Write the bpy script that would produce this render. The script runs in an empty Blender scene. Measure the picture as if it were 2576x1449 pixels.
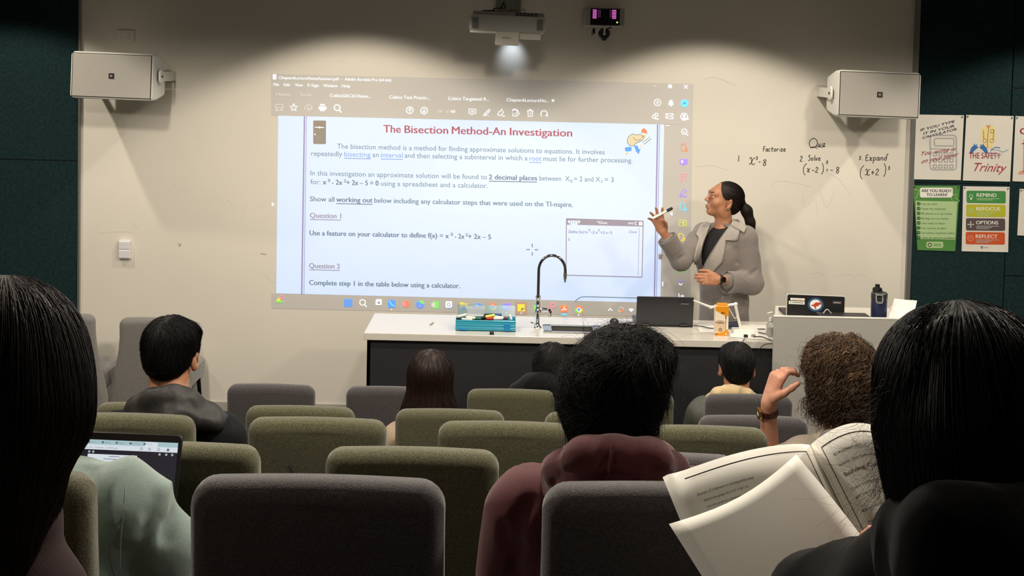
import bpy, math, random
import numpy as np
from mathutils import Vector, Matrix, Euler
random.seed(7); RNG = np.random.default_rng(7)
SC = bpy.context.scene; COL = SC.collection
PI = math.pi

# ------------------------------------------------------------------ camera
F = 3100.0; PCX, PCY = 1288.0, 300.0; PITCH = math.atan(150/3100.0); ROLL = 0.0215
CAM = np.array([0.0, 0.0, 2.38])
_f = np.array([0, math.cos(PITCH), -math.sin(PITCH)]); _r0 = np.array([1.0, 0, 0]); _u0 = np.array([0, math.sin(PITCH), math.cos(PITCH)])
_r = _r0*math.cos(ROLL)+_u0*math.sin(ROLL); _u = -_r0*math.sin(ROLL)+_u0*math.cos(ROLL)
cd = bpy.data.cameras.new('camera'); cam = bpy.data.objects.new('camera', cd); COL.objects.link(cam)
cd.sensor_width = 36; cd.sensor_fit = 'HORIZONTAL'; cd.lens = F/2576*36
cd.shift_y = -(724.5-PCY)/2576; cd.clip_start = 0.05
cam.matrix_world = Matrix(((_r[0], _u[0], -_f[0], CAM[0]), (_r[1], _u[1], -_f[1], CAM[1]), (_r[2], _u[2], -_f[2], CAM[2]), (0, 0, 0, 1)))
SC.camera = cam
SC.view_settings.view_transform = 'Standard'; SC.view_settings.look = 'None'
SC.view_settings.exposure = 0.22; SC.view_settings.gamma = 1.0; SC.view_settings.use_curve_mapping = False

def at(px, py, Y):
    d = _f+_r*(px-PCX)/F-_u*(py-PCY)/F
    return CAM+d*(Y/d[1])
def on_z(px, py, z):
    d = _f+_r*(px-PCX)/F-_u*(py-PCY)/F
    return CAM+d*((z-CAM[2])/d[2])
def to_px(P):
    q = P-CAM; dz = q@_f
    return np.stack([PCX+F*(q@_r)/dz, PCY-F*(q@_u)/dz], -1)

# ------------------------------------------------------------------ world and lights
w = bpy.data.worlds.new('world'); SC.world = w; w.use_nodes = True
w.node_tree.nodes['Background'].inputs[0].default_value = (0.75, 0.85, 1.0, 1); w.node_tree.nodes['Background'].inputs[1].default_value = 0.02
def light(name, kind, loc, energy, col, target=None, **kw):
    l = bpy.data.lights.new(name, kind); l.energy = energy; l.color = col
    for k, v in kw.items(): setattr(l, k, v)
    o = bpy.data.objects.new(name, l); COL.objects.link(o); o.location = loc
    if target is not None: o.rotation_euler = (Vector(target)-Vector(loc)).to_track_quat('-Z', 'Y').to_euler()
    return o
WARM = (1.0, 0.905, 0.76)
WALL_Y = 7.95
def downlights(Y, xs, e, soft):
    half = math.atan((WALL_Y-Y)/0.62)
    for lx in xs: light('downlight', 'SPOT', (lx, Y, 3.16), e, WARM, (lx, Y, 0), spot_size=2*half, spot_blend=0.25, shadow_soft_size=soft)
downlights(7.0, (-3.25, -1.0, 1.25, 3.5), 62, 0.035)
downlights(5.3, (-2.1, 0.15, 2.4), 76, 0.08)
downlights(3.3, (-2.1, 0.15, 2.4), 125, 0.12)
downlights(1.6, (-1.6, 1.6), 16, 0.12)
light('projector_lamp', 'SPOT', (-0.01, 7.82, 2.50), 1.0, (0.72, 0.84, 1.0), (-0.01, 7.95, 2.41), spot_size=math.radians(75), spot_blend=1.0, shadow_soft_size=0.02)

# ------------------------------------------------------------------ materials
def lin(c):
    c = c/255.0
    return c/12.92 if c <= 0.04045 else ((c+0.055)/1.055)**2.4
MATS = {}
def mat(name, col, rough=0.6, metal=0.0, emit=None, es=1.0, noise=None, bump=None, spec=None, alpha=None, trans=None, sheen=None, coat=None, aniso=None, weave=None):
    """col: sRGB 0-255; noise=(scale, amount); bump=(scale, strength)"""
    if name in MATS: return MATS[name]
    m = bpy.data.materials.new(name); m.use_nodes = True; nt = m.node_tree; N = nt.nodes; L = nt.links
    b = N['Principled BSDF']; c = tuple(lin(v) for v in col)+(1,)
    b.inputs['Base Color'].default_value = c; b.inputs['Roughness'].default_value = rough; b.inputs['Metallic'].default_value = metal
    if spec is not None: b.inputs['Specular IOR Level'].default_value = spec
    if emit: b.inputs['Emission Color'].default_value = tuple(lin(v) for v in emit)+(1,); b.inputs['Emission Strength'].default_value = es
    if alpha is not None: b.inputs['Alpha'].default_value = alpha
    if trans is not None: b.inputs['Transmission Weight'].default_value = trans
    if sheen is not None: b.inputs['Sheen Weight'].default_value = sheen
    if coat is not None: b.inputs['Coat Weight'].default_value = coat; b.inputs['Coat Roughness'].default_value = 0.1
    if aniso is not None: b.inputs['Anisotropic'].default_value = aniso
    tc = None
    if noise or bump or weave: tc = N.new('ShaderNodeTexCoord')
    if noise:
        nz = N.new('ShaderNodeTexNoise'); nz.inputs['Scale'].default_value = noise[0]; nz.inputs['Detail'].default_value = 5
        if len(noise) > 2:
            mp = N.new('ShaderNodeMapping'); mp.inputs['Scale'].default_value = noise[2]; L.new(tc.outputs['Object'], mp.inputs[0]); L.new(mp.outputs[0], nz.inputs['Vector'])
        else: L.new(tc.outputs['Object'], nz.inputs['Vector'])
        mr = N.new('ShaderNodeMapRange'); mr.inputs[1].default_value = 0.3; mr.inputs[2].default_value = 0.7
        mr.inputs[3].default_value = 1-noise[1]; mr.inputs[4].default_value = 1+noise[1]*0.6
        mx = N.new('ShaderNodeMix'); mx.data_type = 'RGBA'; mx.blend_type = 'MULTIPLY'; mx.inputs[0].default_value = 1
        mx.inputs[6].default_value = c; L.new(nz.outputs[0], mr.inputs[0]); L.new(mr.outputs[0], mx.inputs[7]); L.new(mx.outputs[2], b.inputs['Base Color'])
    if weave:                       # upholstery: crossing threads, real relief on the cloth
        sc_, amt = weave
        last = None
        for ax, s1 in (('X', (sc_, sc_*0.55, sc_*0.55)), ('Z', (sc_*0.55, sc_*0.55, sc_))):
            mp = N.new('ShaderNodeMapping'); mp.inputs['Scale'].default_value = s1; L.new(tc.outputs['Object'], mp.inputs[0])
            v = N.new('ShaderNodeTexNoise'); v.inputs['Scale'].default_value = 1.0; v.inputs['Detail'].default_value = 2; L.new(mp.outputs[0], v.inputs['Vector'])
            if last is None: last = v
            else:
                ad = N.new('ShaderNodeMath'); ad.operation = 'MULTIPLY'; L.new(last.outputs[0], ad.inputs[0]); L.new(v.outputs[0], ad.inputs[1]); last = ad
        mr = N.new('ShaderNodeMapRange'); mr.inputs[1].default_value = 0.12; mr.inputs[2].default_value = 0.4; mr.inputs[3].default_value = 1-amt; mr.inputs[4].default_value = 1+amt
        L.new(last.outputs[0], mr.inputs[0])
        mx = N.new('ShaderNodeMix'); mx.data_type = 'RGBA'; mx.blend_type = 'MULTIPLY'; mx.inputs[0].default_value = 1; mx.inputs[6].default_value = c
        L.new(mr.outputs[0], mx.inputs[7]); L.new(mx.outputs[2], b.inputs['Base Color'])
        bp = N.new('ShaderNodeBump'); bp.inputs['Strength'].default_value = 0.5; bp.inputs['Distance'].default_value = 0.002
        L.new(last.outputs[0], bp.inputs['Height']); L.new(bp.outputs[0], b.inputs['Normal'])
    if bump:
        nb = N.new('ShaderNodeTexNoise'); nb.inputs['Scale'].default_value = bump[0]; nb.inputs['Detail'].default_value = 4; L.new(tc.outputs['Object'], nb.inputs['Vector'])
        bp = N.new('ShaderNodeBump'); bp.inputs['Strength'].default_value = bump[1]; bp.inputs['Distance'].default_value = 0.004
        L.new(nb.outputs[0], bp.inputs['Height']); L.new(bp.outputs[0], b.inputs['Normal'])
    MATS[name] = m
    return m

# ------------------------------------------------------------------ mesh collector
def rot(rx=0, ry=0, rz=0): return np.array(Euler((rx, ry, rz)).to_matrix())
def basis(y, up=(0, 0, 1)):
    y = np.array(y, float); y /= np.linalg.norm(y); x = np.cross(y, up); x /= np.linalg.norm(x); z = np.cross(x, y)
    return np.stack([x, y, z], 1)
class G:
    def __init__(s): s.V = []; s.Fc = []; s.M = []; s.n = 0
    def add(s, V, Fs, m=0):
        V = np.asarray(V, float); s.V.append(V)
        for f in Fs: s.Fc.append([i+s.n for i in f]); s.M.append(m)
        s.n += len(V); return s
    def box(s, c, sz, R=None, m=0, taper=None):
        v = np.array([[x, y, z] for x in (-.5, .5) for y in (-.5, .5) for z in (-.5, .5)])*np.array(sz)
        if taper: v[v[:, 2] > 0, :2] *= taper
        if R is not None: v = v@np.array(R).T
        return s.add(v+np.array(c), [(0, 1, 3, 2), (4, 6, 7, 5), (0, 4, 5, 1), (2, 3, 7, 6), (0, 2, 6, 4), (1, 5, 7, 3)], m)
    def rbox(s, c, sz, r, R=None, m=0, n=4, taper=1.0, axis=2):
        """box with the four edges along one axis rounded, ends lightly chamfered"""
        a, b_ = [i for i in range(3) if i != axis]
        hx, hy, hz = sz[a]/2, sz[b_]/2, sz[axis]/2; r = min(r, hx*.99, hy*.99); ch = min(r*0.3, hz*0.4)
        ring = []
        for k, (sx, sy) in enumerate(((1, 1), (-1, 1), (-1, -1), (1, -1))):
            for i in range(n+1):
                t = PI/2*(k+i/n); ring.append((sx*(hx-r)+r*math.cos(t), sy*(hy-r)+r*math.sin(t)))
        ring = np.array(ring); K = len(ring); V = []
        for z, q in ((-hz, ch), (-hz+ch, 0), (hz-ch, 0), (hz, ch)):
            sc = np.array([(hx-q)/hx, (hy-q)/hy])*(taper if z > 0 else 1)
            p = np.zeros((K, 3)); p[:, a] = ring[:, 0]*sc[0]; p[:, b_] = ring[:, 1]*sc[1]; p[:, axis] = z; V.append(p)
        V = np.concatenate(V); Fs = []
        for j in range(3):
            for i in range(K): Fs.append((j*K+i, j*K+(i+1) % K, (j+1)*K+(i+1) % K, (j+1)*K+i))
        Fs.append(tuple(range(K-1, -1, -1))); Fs.append(tuple(range(3*K, 4*K)))
        if axis == 1: Fs = [f[::-1] for f in Fs]
        if R is not None: V = V@np.array(R).T
        return s.add(V+np.array(c), Fs, m)
    def tube(s, pts, r, n=8, m=0, cap=True):
        pts = np.array(pts, float); K = len(pts); r = np.broadcast_to(np.array(r, float), (K,))
        T = np.gradient(pts, axis=0); T /= np.linalg.norm(T, axis=1)[:, None]+1e-12
        a = np.array([0, 0, 1.0]) if abs(T[0][2]) < .9 else np.array([1.0, 0, 0])
        V = []
        for i in range(K):
            x = a-T[i]*(a@T[i]); x /= np.linalg.norm(x); y = np.cross(T[i], x); a = x
            t = np.arange(n)*2*PI/n; V.append(pts[i]+r[i]*(np.cos(t)[:, None]*x+np.sin(t)[:, None]*y))
        Fs = [(j*n+i, j*n+(i+1) % n, (j+1)*n+(i+1) % n, (j+1)*n+i) for j in range(K-1) for i in range(n)]
        if cap: Fs += [tuple(range(n-1, -1, -1)), tuple(range((K-1)*n, K*n))]
        return s.add(np.concatenate(V), Fs, m)
    def lathe(s, c, prof, n=20, R=None, m=0):
        K = len(prof); t = np.arange(n)*2*PI/n
        V = np.concatenate([np.stack([r*np.cos(t), r*np.sin(t), np.full(n, z)], 1) for r, z in prof])
        Fs = [(j*n+i, j*n+(i+1) % n, (j+1)*n+(i+1) % n, (j+1)*n+i) for j in range(K-1) for i in range(n)]+[tuple(range(n-1, -1, -1)), tuple(range((K-1)*n, K*n))]
        if R is not None: V = V@np.array(R).T
        return s.add(V+np.array(c), Fs, m)
    def ball(s, c, r, n=12, m=0, R=None):
        r = np.broadcast_to(np.array(r, float), (3,)); k = n//2
        V = [[0, 0, -1]]+[[math.cos(2*PI*i/n)*math.sin(PI*j/k), math.sin(2*PI*i/n)*math.sin(PI*j/k), -math.cos(PI*j/k)] for j in range(1, k) for i in range(n)]+[[0, 0, 1]]
        V = np.array(V)*r; L_ = len(V)-1
        if R is not None: V = V@np.array(R).T
        Fs = [(0, 1+(i+1) % n, 1+i) for i in range(n)]+[(1+j*n+i, 1+j*n+(i+1) % n, 1+(j+1)*n+(i+1) % n, 1+(j+1)*n+i) for j in range(k-2) for i in range(n)]+[(L_, 1+(k-2)*n+i, 1+(k-2)*n+(i+1) % n) for i in range(n)]
        return s.add(V+np.array(c), Fs, m)
    def build(s, name, mats, parent=None, smooth=None, bevel=None, loc=None, rotz=0):
        V = np.concatenate(s.V)
        me = bpy.data.meshes.new(name); me.from_pydata(V.tolist(), [], s.Fc); me.update()
        if not isinstance(mats, (list, tuple)): mats = [mats]
        for m in mats: me.materials.append(m)
        if len(mats) > 1: me.polygons.foreach_set('material_index', s.M)
        if smooth: me.polygons.foreach_set('use_smooth', [True]*len(me.polygons)); me.set_sharp_from_angle(angle=math.radians(smooth if smooth is not True else 40))
        o = bpy.data.objects.new(name, me); COL.objects.link(o); o.parent = parent
        if bevel:
            md = o.modifiers.new('bevel', 'BEVEL'); md.width = bevel; md.segments = 2; md.limit_method = 'ANGLE'; md.harden_normals = False
        return o
def tag(o, label=None, cat=None, group=None, kind=None):
    if label: o['label'] = label
    if cat: o['category'] = cat
    if group: o['group'] = group
    if kind: o['kind'] = kind
    return o
def empty(name, label, cat, group=None, loc=(0, 0, 0)):
    o = bpy.data.objects.new(name, None); COL.objects.link(o); o.location = loc; o.empty_display_size = 0.1
    return tag(o, label, cat, group)
def reparent_center(root, loc):
    """move an Empty to the thing's base; children keep their world place"""
    root.location = loc
    for c in root.children: c.location = Vector(c.location)-Vector(loc)
def copy_tree(o, parent=None):
    c = o.copy(); COL.objects.link(c)
    if parent is not None: c.parent = parent
    for ch in list(o.children): copy_tree(ch, c)
    return c
def np_mesh(name, V, Q, mats, parent=None, smooth=True):
    me = bpy.data.meshes.new(name); V = np.asarray(V, np.float32); Q = np.asarray(Q, np.int32); k = Q.shape[1]
    me.vertices.add(len(V)); me.vertices.foreach_set('co', V.ravel())
    me.loops.add(Q.size); me.loops.foreach_set('vertex_index', Q.ravel())
    me.polygons.add(len(Q)); me.polygons.foreach_set('loop_start', np.arange(len(Q), dtype=np.int32)*k)
    me.update(calc_edges=True); me.validate()
    if smooth: me.polygons.foreach_set('use_smooth', np.ones(len(me.polygons), bool))
    for m in (mats if isinstance(mats, (list, tuple)) else [mats]): me.materials.append(m)
    o = bpy.data.objects.new(name, me); COL.objects.link(o); o.parent = parent
    return o

# ------------------------------------------------------------------ flat print: shapes and text laid on a surface
_tc = {}
def text_geo(body, bold=0.0, shear=0.0):
    key = (body, bold, shear)
    if key in _tc: return _tc[key]
    cu = bpy.data.curves.new('t', 'FONT'); cu.body = body; cu.size = 1; cu.shear = shear; cu.resolution_u = 3; cu.fill_mode = 'FRONT'
    o = bpy.data.objects.new('t', cu); COL.objects.link(o); dg = bpy.context.evaluated_depsgraph_get(); ev = o.evaluated_get(dg); me = ev.to_mesh()
    V = np.array([v.co[:2] for v in me.vertices]) if len(me.vertices) else np.zeros((0, 2)); Fs = [tuple(p.vertices) for p in me.polygons]
    ev.to_mesh_clear(); bpy.data.objects.remove(o); bpy.data.curves.remove(cu)
    _tc[key] = (V, Fs); return V, Fs
def smooth_path(P, n=6):
    P = np.array(P, float)
    if len(P) < 3: return P
    Q = np.vstack([2*P[0]-P[1], P, 2*P[-1]-P[-2]]); out = []
    for i in range(1, len(Q)-2):
        p0, p1, p2, p3 = Q[i-1], Q[i], Q[i+1], Q[i+2]
        for t in np.arange(n)/n: out.append(.5*((2*p1)+(-p0+p2)*t+(2*p0-5*p1+4*p2-p3)*t*t+(-p0+3*p1-3*p2+p3)*t**3))
    out.append(P[-1]); return np.array(out)
class Sheet:
    """flat shapes given in a surface's own (u, v) and mapped onto it by M(u, v, lift)"""
    def __init__(s, M): s.M = M; s.g = {}
    def _add(s, part, P, Fs, m, lift):
        P = np.asarray(P, float); s.g.setdefault(part, []).append((P.min(0), P.max(0), [list(s.M(p[0], p[1], lift)) for p in P], Fs, m))
    def poly(s, part, P, m, lift=1): s._add(part, P, [tuple(range(len(P)))], m, lift)
    def rect(s, part, x0, y0, x1, y1, m, lift=1, sl=0.0, r=0):
        if r: 
            P = []
            for cx, cy, a0 in ((x1-r, y1-r, 0), (x0+r, y1-r, 1), (x0+r, y0+r, 2), (x1-r, y0+r, 3)):
                for i in range(5): t = PI/2*(a0+i/4); P.append((cx+r*math.cos(t), cy+r*math.sin(t)))
        else: P = [(x0, y0), (x1, y0), (x1, y1), (x0, y1)]
        s.poly(part, [(x, y+sl*(x-x0)) for x, y in P], m, lift)
    def disc(s, part, cx, cy, r, m, lift=1, ry=None, a0=0, a1=2*PI, n=24, hole=0):
        ry = ry or r; T = np.linspace(a0, a1, n+1)
        if hole:
            P = [(cx+r*math.cos(t), cy+ry*math.sin(t)) for t in T]+[(cx+hole*math.cos(t), cy+hole*ry/r*math.sin(t)) for t in T]
            s._add(part, P, [(i, i+1, n+2+i, n+1+i) for i in range(n)], m, lift)
        else: s.poly(part, [(cx+r*math.cos(t), cy+ry*math.sin(t)) for t in T[:-1]]+([] if a1-a0 > 6.2 else [(cx+r*math.cos(a1), cy+ry*math.sin(a1)), (cx, cy)]), m, lift)
    def line(s, part, P, w_, m, lift=2, smooth=False):
        P = smooth_path(P) if smooth else np.array(P, float); T = np.gradient(P, axis=0) if len(P) > 2 else np.array([P[1]-P[0]]*2)
        T = T/(np.linalg.norm(T, axis=1)[:, None]+1e-9); Nn = np.stack([-T[:, 1], T[:, 0]], 1)*w_/2
        V = np.concatenate([P+Nn, P-Nn]); k = len(P)
        s._add(part, V, [(i, i+1, k+i+1, k+i) for i in range(k-1)], m, lift)
    def text(s, part, body, x, y, w_, h, m, lift=2, sl=0.0, bold=0.0, shear=0.0):
        """left end of the baseline at (x, y); total width w_ (None keeps proportion); cap height h; v grows downward; sl = slope"""
        V, Fs = text_geo(body, bold, shear)
        if not len(V): return x
        x0, x1 = V[:, 0].min(), V[:, 0].max(); ky = h/0.73; kx = ky if w_ is None else w_/max(x1-x0, 1e-6)
        U = (V[:, 0]-x0)*kx; Yv = V[:, 1]*ky
        P = np.stack([x+U, y+sl*U-Yv], 1)
        if bold >= .018:                      # heavy type: the same letters struck twice
            F2 = Fs+[tuple(i+len(P) for i in f) for f in Fs]; d = h*.055
            P = np.concatenate([P-[d/2, 0], P+[d/2, 0]]); k = len(P)//2
            s._add(part, P, F2, m, lift); sh = s.g[part][-1]
            for i in range(k, 2*k): sh[2][i] = list(s.M(P[i][0], P[i][1], lift+.3))
        else: s._add(part, P, Fs, m, lift)
        return x+(x1-x0)*kx
    def build(s, root, gap=3.0):
        """one object per separate printed piece; strokes closer than gap belong together"""
        out = []
        for part, sh in s.g.items():
            n = len(sh); grp = list(range(n))
            def find(a):
                while grp[a] != a: a = grp[a]
                return a
            for i in range(n):
                for j in range(i):
                    if gap is None or ((sh[i][0]-gap < sh[j][1]).all() and (sh[j][0]-gap < sh[i][1]).all()): grp[find(i)] = find(j)
            cl = {}
            for i in range(n): cl.setdefault(find(i), []).append(sh[i])
            for L_ in cl.values():
                V, Fs, Mi, ms = [], [], [], []
                for _, _, v, f, m in L_:
                    k = len(V); V += v
                    if m not in ms: ms.append(m)
                    for q in f: Fs.append([i+k for i in q]); Mi.append(ms.index(m))
                me = bpy.data.meshes.new(part); me.from_pydata(V, [], Fs); me.update()
                for m in ms: me.materials.append(m)
                me.polygons.foreach_set('material_index', Mi)
                o = bpy.data.objects.new(part, me); COL.objects.link(o); o.parent = root; out.append(o)
        return out
def plane_map(Yp):           # surface parallel to the front wall at depth Yp, addressed by where the photo shows its points
    return lambda u, v, lift: at(u, v, Yp-0.0006*lift)

# ------------------------------------------------------------------ solid modelling by distance fields
def ell(c, r, R=None, k=0.02, op='u'):
    c = np.array(c, float); r = np.array(r, float); Rm = None if R is None else np.array(R, float)
    def f(p):
        q = p-c
        if Rm is not None: q = q@Rm
        k0 = np.sqrt(((q/r)**2).sum(-1)); k1 = np.sqrt(((q/(r*r))**2).sum(-1))+1e-9
        return k0*(k0-1)/k1
    e = r.max() if Rm is not None else r
    return (op, f, c-e, c+e, k)
def cap(a, b, ra, rb=None, k=0.02, op='u', flat=None):
    a = np.array(a, float); b = np.array(b, float); rb = ra if rb is None else rb; ab = b-a; L2 = max(ab@ab, 1e-9)
    fl = None
    if flat is not None: n = np.array(flat[0], float); n /= np.linalg.norm(n); fl = (n, flat[1])
    def f(p):
        q = p-a; t = np.clip((q@ab)/L2, 0, 1); dv = q-t[..., None]*ab
        if fl is not None: dv = dv+fl[0]*((dv@fl[0])*(1/fl[1]-1))[..., None]
        return np.sqrt((dv*dv).sum(-1))-(ra+(rb-ra)*t)
    R_ = max(ra, rb)
    return (op, f, np.minimum(a, b)-R_, np.maximum(a, b)+R_, k)
def chain(P, R_, k=0.02, **kw): return [cap(P[i], P[i+1], R_[i], R_[i+1], k, **kw) for i in range(len(P)-1)]
def bx(c, h, r=0.01, R=None, k=0.01, op='u'):
    c = np.array(c, float); h = np.array(h, float); Rm = None if R is None else np.array(R, float)
    def f(p):
        q = p-c
        if Rm is not None: q = q@Rm
        d = np.abs(q)-(h-r); return np.sqrt((np.maximum(d, 0)**2).sum(-1))+np.minimum(d.max(-1), 0)-r
    e = np.full(3, np.linalg.norm(h)) if Rm is not None else h
    return (op, f, c-e, c+e, k)
def _comb(a, d, op, k):
    if op == 'u':
        if k <= 0: return np.minimum(a, d)
        h = np.clip(.5+.5*(d-a)/k, 0, 1); return d*(1-h)+a*h-k*h*(1-h)
    if op == 's':
        h = np.clip(.5-.5*(a+d)/max(k, 1e-5), 0, 1); return a*(1-h)-d*h+k*h*(1-h)
    return np.maximum(a, d)
def sdf_eval(pr, P):
    a = np.full(P.shape[:-1], 1.0)
    for op, f, lo, hi, k in pr: a = _comb(a, f(P), op, k)
    return a
def sdf_grad(pr, P, e=0.002):
    g = np.stack([sdf_eval(pr, P+np.eye(3)[i]*e)-sdf_eval(pr, P-np.eye(3)[i]*e) for i in range(3)], -1)
    return g/(np.linalg.norm(g, axis=-1)[..., None]+1e-9)
def sdf_mesh(pr, vox, disp=None):
    U = [p for p in pr if p[0] == 'u']
    lo = np.min([p[2] for p in U], 0)-4*vox; hi = np.max([p[3] for p in U], 0)+4*vox
    n = np.ceil((hi-lo)/vox).astype(int)+1
    Fd = np.full(n, 1.0, np.float32); ax = [lo[i]+vox*np.arange(n[i]) for i in range(3)]
    for op, f, a, b, k in pr:
        mg = k*1.2+3*vox
        i0 = np.clip(np.floor((a-mg-lo)/vox).astype(int), 0, n); i1 = np.clip(np.ceil((b+mg-lo)/vox).astype(int)+1, 0, n)
        if (i1 <= i0).any(): continue
        P = np.stack(np.meshgrid(*[ax[i][i0[i]:i1[i]] for i in range(3)], indexing='ij'), -1)
        sl = tuple(slice(i0[i], i1[i]) for i in range(3)); Fd[sl] = _comb(Fd[sl], f(P), op, k)
    ins = Fd < 0
    c8 = [(i, j, k) for i in (0, 1) for j in (0, 1) for k in (0, 1)]
    def cs(A, o): return A[o[0]:A.shape[0]-1+o[0], o[1]:A.shape[1]-1+o[1], o[2]:A.shape[2]-1+o[2]]
    cnt = sum(cs(ins, o).astype(np.int8) for o in c8); act = (cnt > 0) & (cnt < 8); idx = np.argwhere(act)
    vals = np.stack([Fd[idx[:, 0]+o[0], idx[:, 1]+o[1], idx[:, 2]+o[2]] for o in c8], 1)
    acc = np.zeros((len(idx), 3)); num = np.zeros(len(idx))
    for a in range(8):
        for b in range(a+1, 8):
            da = np.array(c8[b])-np.array(c8[a])
            if np.abs(da).sum() != 1: continue
            va, vb = vals[:, a], vals[:, b]; m = (va < 0) != (vb < 0); t = np.where(m, va/np.where(m, va-vb, 1), 0)
            acc += m[:, None]*(np.array(c8[a])+t[:, None]*da); num += m
    V = lo+vox*(idx+acc/num[:, None])
    vid = np.full(act.shape, -1, np.int64); vid[tuple(idx.T)] = np.arange(len(idx)); Q = []
    for d in range(3):
        o1, o2 = [i for i in range(3) if i != d]
        A = np.take(ins, range(0, n[d]-1), d); B = np.take(ins, range(1, n[d]), d); e = np.argwhere(A != B)
        e = e[(e[:, o1] > 0) & (e[:, o2] > 0)]
        def g(s1, s2):
            q = e.copy(); q[:, o1] -= s1; q[:, o2] -= s2; return vid[tuple(q.T)]
        q = np.stack([g(1, 1), g(0, 1), g(0, 0), g(1, 0)], 1); fl = A[tuple(e.T)]
        if d == 1: fl = ~fl
        q[~fl] = q[~fl][:, ::-1]; Q.append(q)
    Q = np.concatenate(Q); Q = Q[(Q >= 0).all(1)]
    if disp is not None:
        N_ = sdf_grad(pr, V, vox*.6); V = V+N_*disp(V)[:, None]
    return V, Q
def swarp(P, fr, seed):
    r = np.random.default_rng(seed); s = 0
    for i in range(4):
        d = r.normal(size=3); d /= np.linalg.norm(d); e = r.normal(size=3)
        s = s+np.sin(fr*(1+.5*i)*(P@d)+1.6*np.sin(fr*.6*(P@e))+r.uniform(0, 6))/(1+.6*i)
    return s/2.2
def folds(amp, fr, seed, stretch=(1, 1, .5)):
    st = np.array(stretch)
    return lambda P: amp*(1-np.abs(swarp(P*st, fr, seed)))**2-amp*.3
def sdf_obj(name, pr, vox, m, parent=None, disp=None):
    V, Q = sdf_mesh(pr, vox, disp); return np_mesh(name, V, Q, m, parent)

# ------------------------------------------------------------------ hair strands
def strands(name, pr, N_, steps, step, m, parent, whorl, grav=0.5, off=(0, .004), wave=(0, 0), lift=0.0, r0=.0006, seed=1, keep=None, clump=.35, starts=None, kind='stuff', away=1.0, swirl=9, jit=0.0):
    rg = np.random.default_rng(seed); V, Q = starts
    if keep is not None: V = V[keep(V)]
    P = V[rg.integers(0, len(V), N_)]+rg.normal(size=(N_, 3))*.001
    o_ = rg.uniform(off[0], off[1], N_); ph = rg.uniform(0, 6.28, N_); L_ = rg.uniform(.6, 1.2, N_); path = [P]
    lf = rg.uniform(0, 1, N_)**3*lift
    W_ = np.array(whorl); JT = rg.normal(size=(N_, 3))*jit
    for i in range(steps):
        g = sdf_grad(pr, P)
        a = P-W_; a = a/(np.linalg.norm(a, axis=1)[:, None]+.02)
        v = a*away+np.array([0, 0, -1.0])*grav+JT
        v = v+clump*np.stack([swarp(P, swirl, s+seed) for s in (11, 12, 13)], 1)
        v = v-g*(v*g).sum(1)[:, None]; v /= np.linalg.norm(v, axis=1)[:, None]+1e-9
        if wave[0]:
            t = np.cross(g, v); ang = wave[0]*np.sin(wave[1]*i+ph); v = v*np.cos(ang)[:, None]+t*np.sin(ang)[:, None]
        P = P+v*(step*L_)[:, None]
        tt = (i+1)/steps; P = P-g*((sdf_eval(pr, P)-(o_+lf*tt*tt)))[:, None]*np.where(True, 1.0, 1)
        path.append(P)
    return tube_strands(name, np.stack(path, 1), r0, m, parent, kind)
def tube_strands(name, path, r0, m, parent, kind='stuff'):
    N_, K = path.shape[:2]; T = np.gradient(path, axis=1); T /= np.linalg.norm(T, axis=2)[..., None]+1e-9
    a = np.array([.3, .5, .8]); x = np.cross(T, a); x /= np.linalg.norm(x, axis=2)[..., None]+1e-9; y = np.cross(T, x)
    rr = (r0*np.linspace(1, .35, K))[None, :, None]
    V = np.stack([path+rr*(math.cos(t)*x+math.sin(t)*y) for t in (0, 2.094, 4.189)], 2)  # N,K,3,3
    V = V.reshape(-1, 3); base = (np.arange(N_)[:, None, None]*K+np.arange(K-1)[None, :, None])*3; j = np.arange(3)[None, None, :]
    q = np.stack([base+j, base+(j+1) % 3, base+3+(j+1) % 3, base+3+j], -1).reshape(-1, 4)
    o = np_mesh(name, V, q, m, parent)
    if kind: o['kind'] = kind
    return o
# ================================================================== THE SETTING
M_wall = mat('wall_paint', (226, 220, 208), 0.42, noise=(1.1, 0.05), bump=(60, 0.04), spec=0.35)
M_panel = mat('teal_felt', (31, 50, 52), 0.95, noise=(55, 0.3), bump=(300, 0.5), spec=0.05)
M_dark = mat('dark_gap', (14, 18, 19), 0.9)
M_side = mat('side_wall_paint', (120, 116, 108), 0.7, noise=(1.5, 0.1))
M_carpet = mat('carpet', (46, 46, 48), 0.95, noise=(90, 0.35), bump=(400, 0.5))
M_ceil = mat('ceiling_paint', (190, 188, 182), 0.8, noise=(2, 0.04))
M_skirt = mat('skirting_grey', (178, 174, 166), 0.5)
M_alu = mat('aluminium_trim', (150, 150, 148), 0.35, metal=0.7)
XL, XR, YB, ZT = -4.7, 4.7, -2.2, 3.3
def wallbox(name, c, sz, m, kind='structure'):
    o = G().box(c, sz).build(name, m); tag(o, kind=kind); return o
wf = wallbox('wall_front', (0, WALL_Y+.1, ZT/2), (XR-XL+.4, .2, ZT), M_wall)
wallbox('wall_left', (XL-.1, (YB+WALL_Y)/2, ZT/2), (.2, WALL_Y-YB, ZT), M_side)
wallbox('wall_right', (XR+.1, (YB+WALL_Y)/2, ZT/2), (.2, WALL_Y-YB, ZT), M_side)
wallbox('wall_back', (0, YB-.1, ZT/2), (XR-XL+.4, .2, ZT), M_side)
wallbox('ceiling', (0, (YB+WALL_Y)/2, ZT+.1), (XR-XL+.4, WALL_Y-YB+.4, .2), M_ceil)
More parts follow.
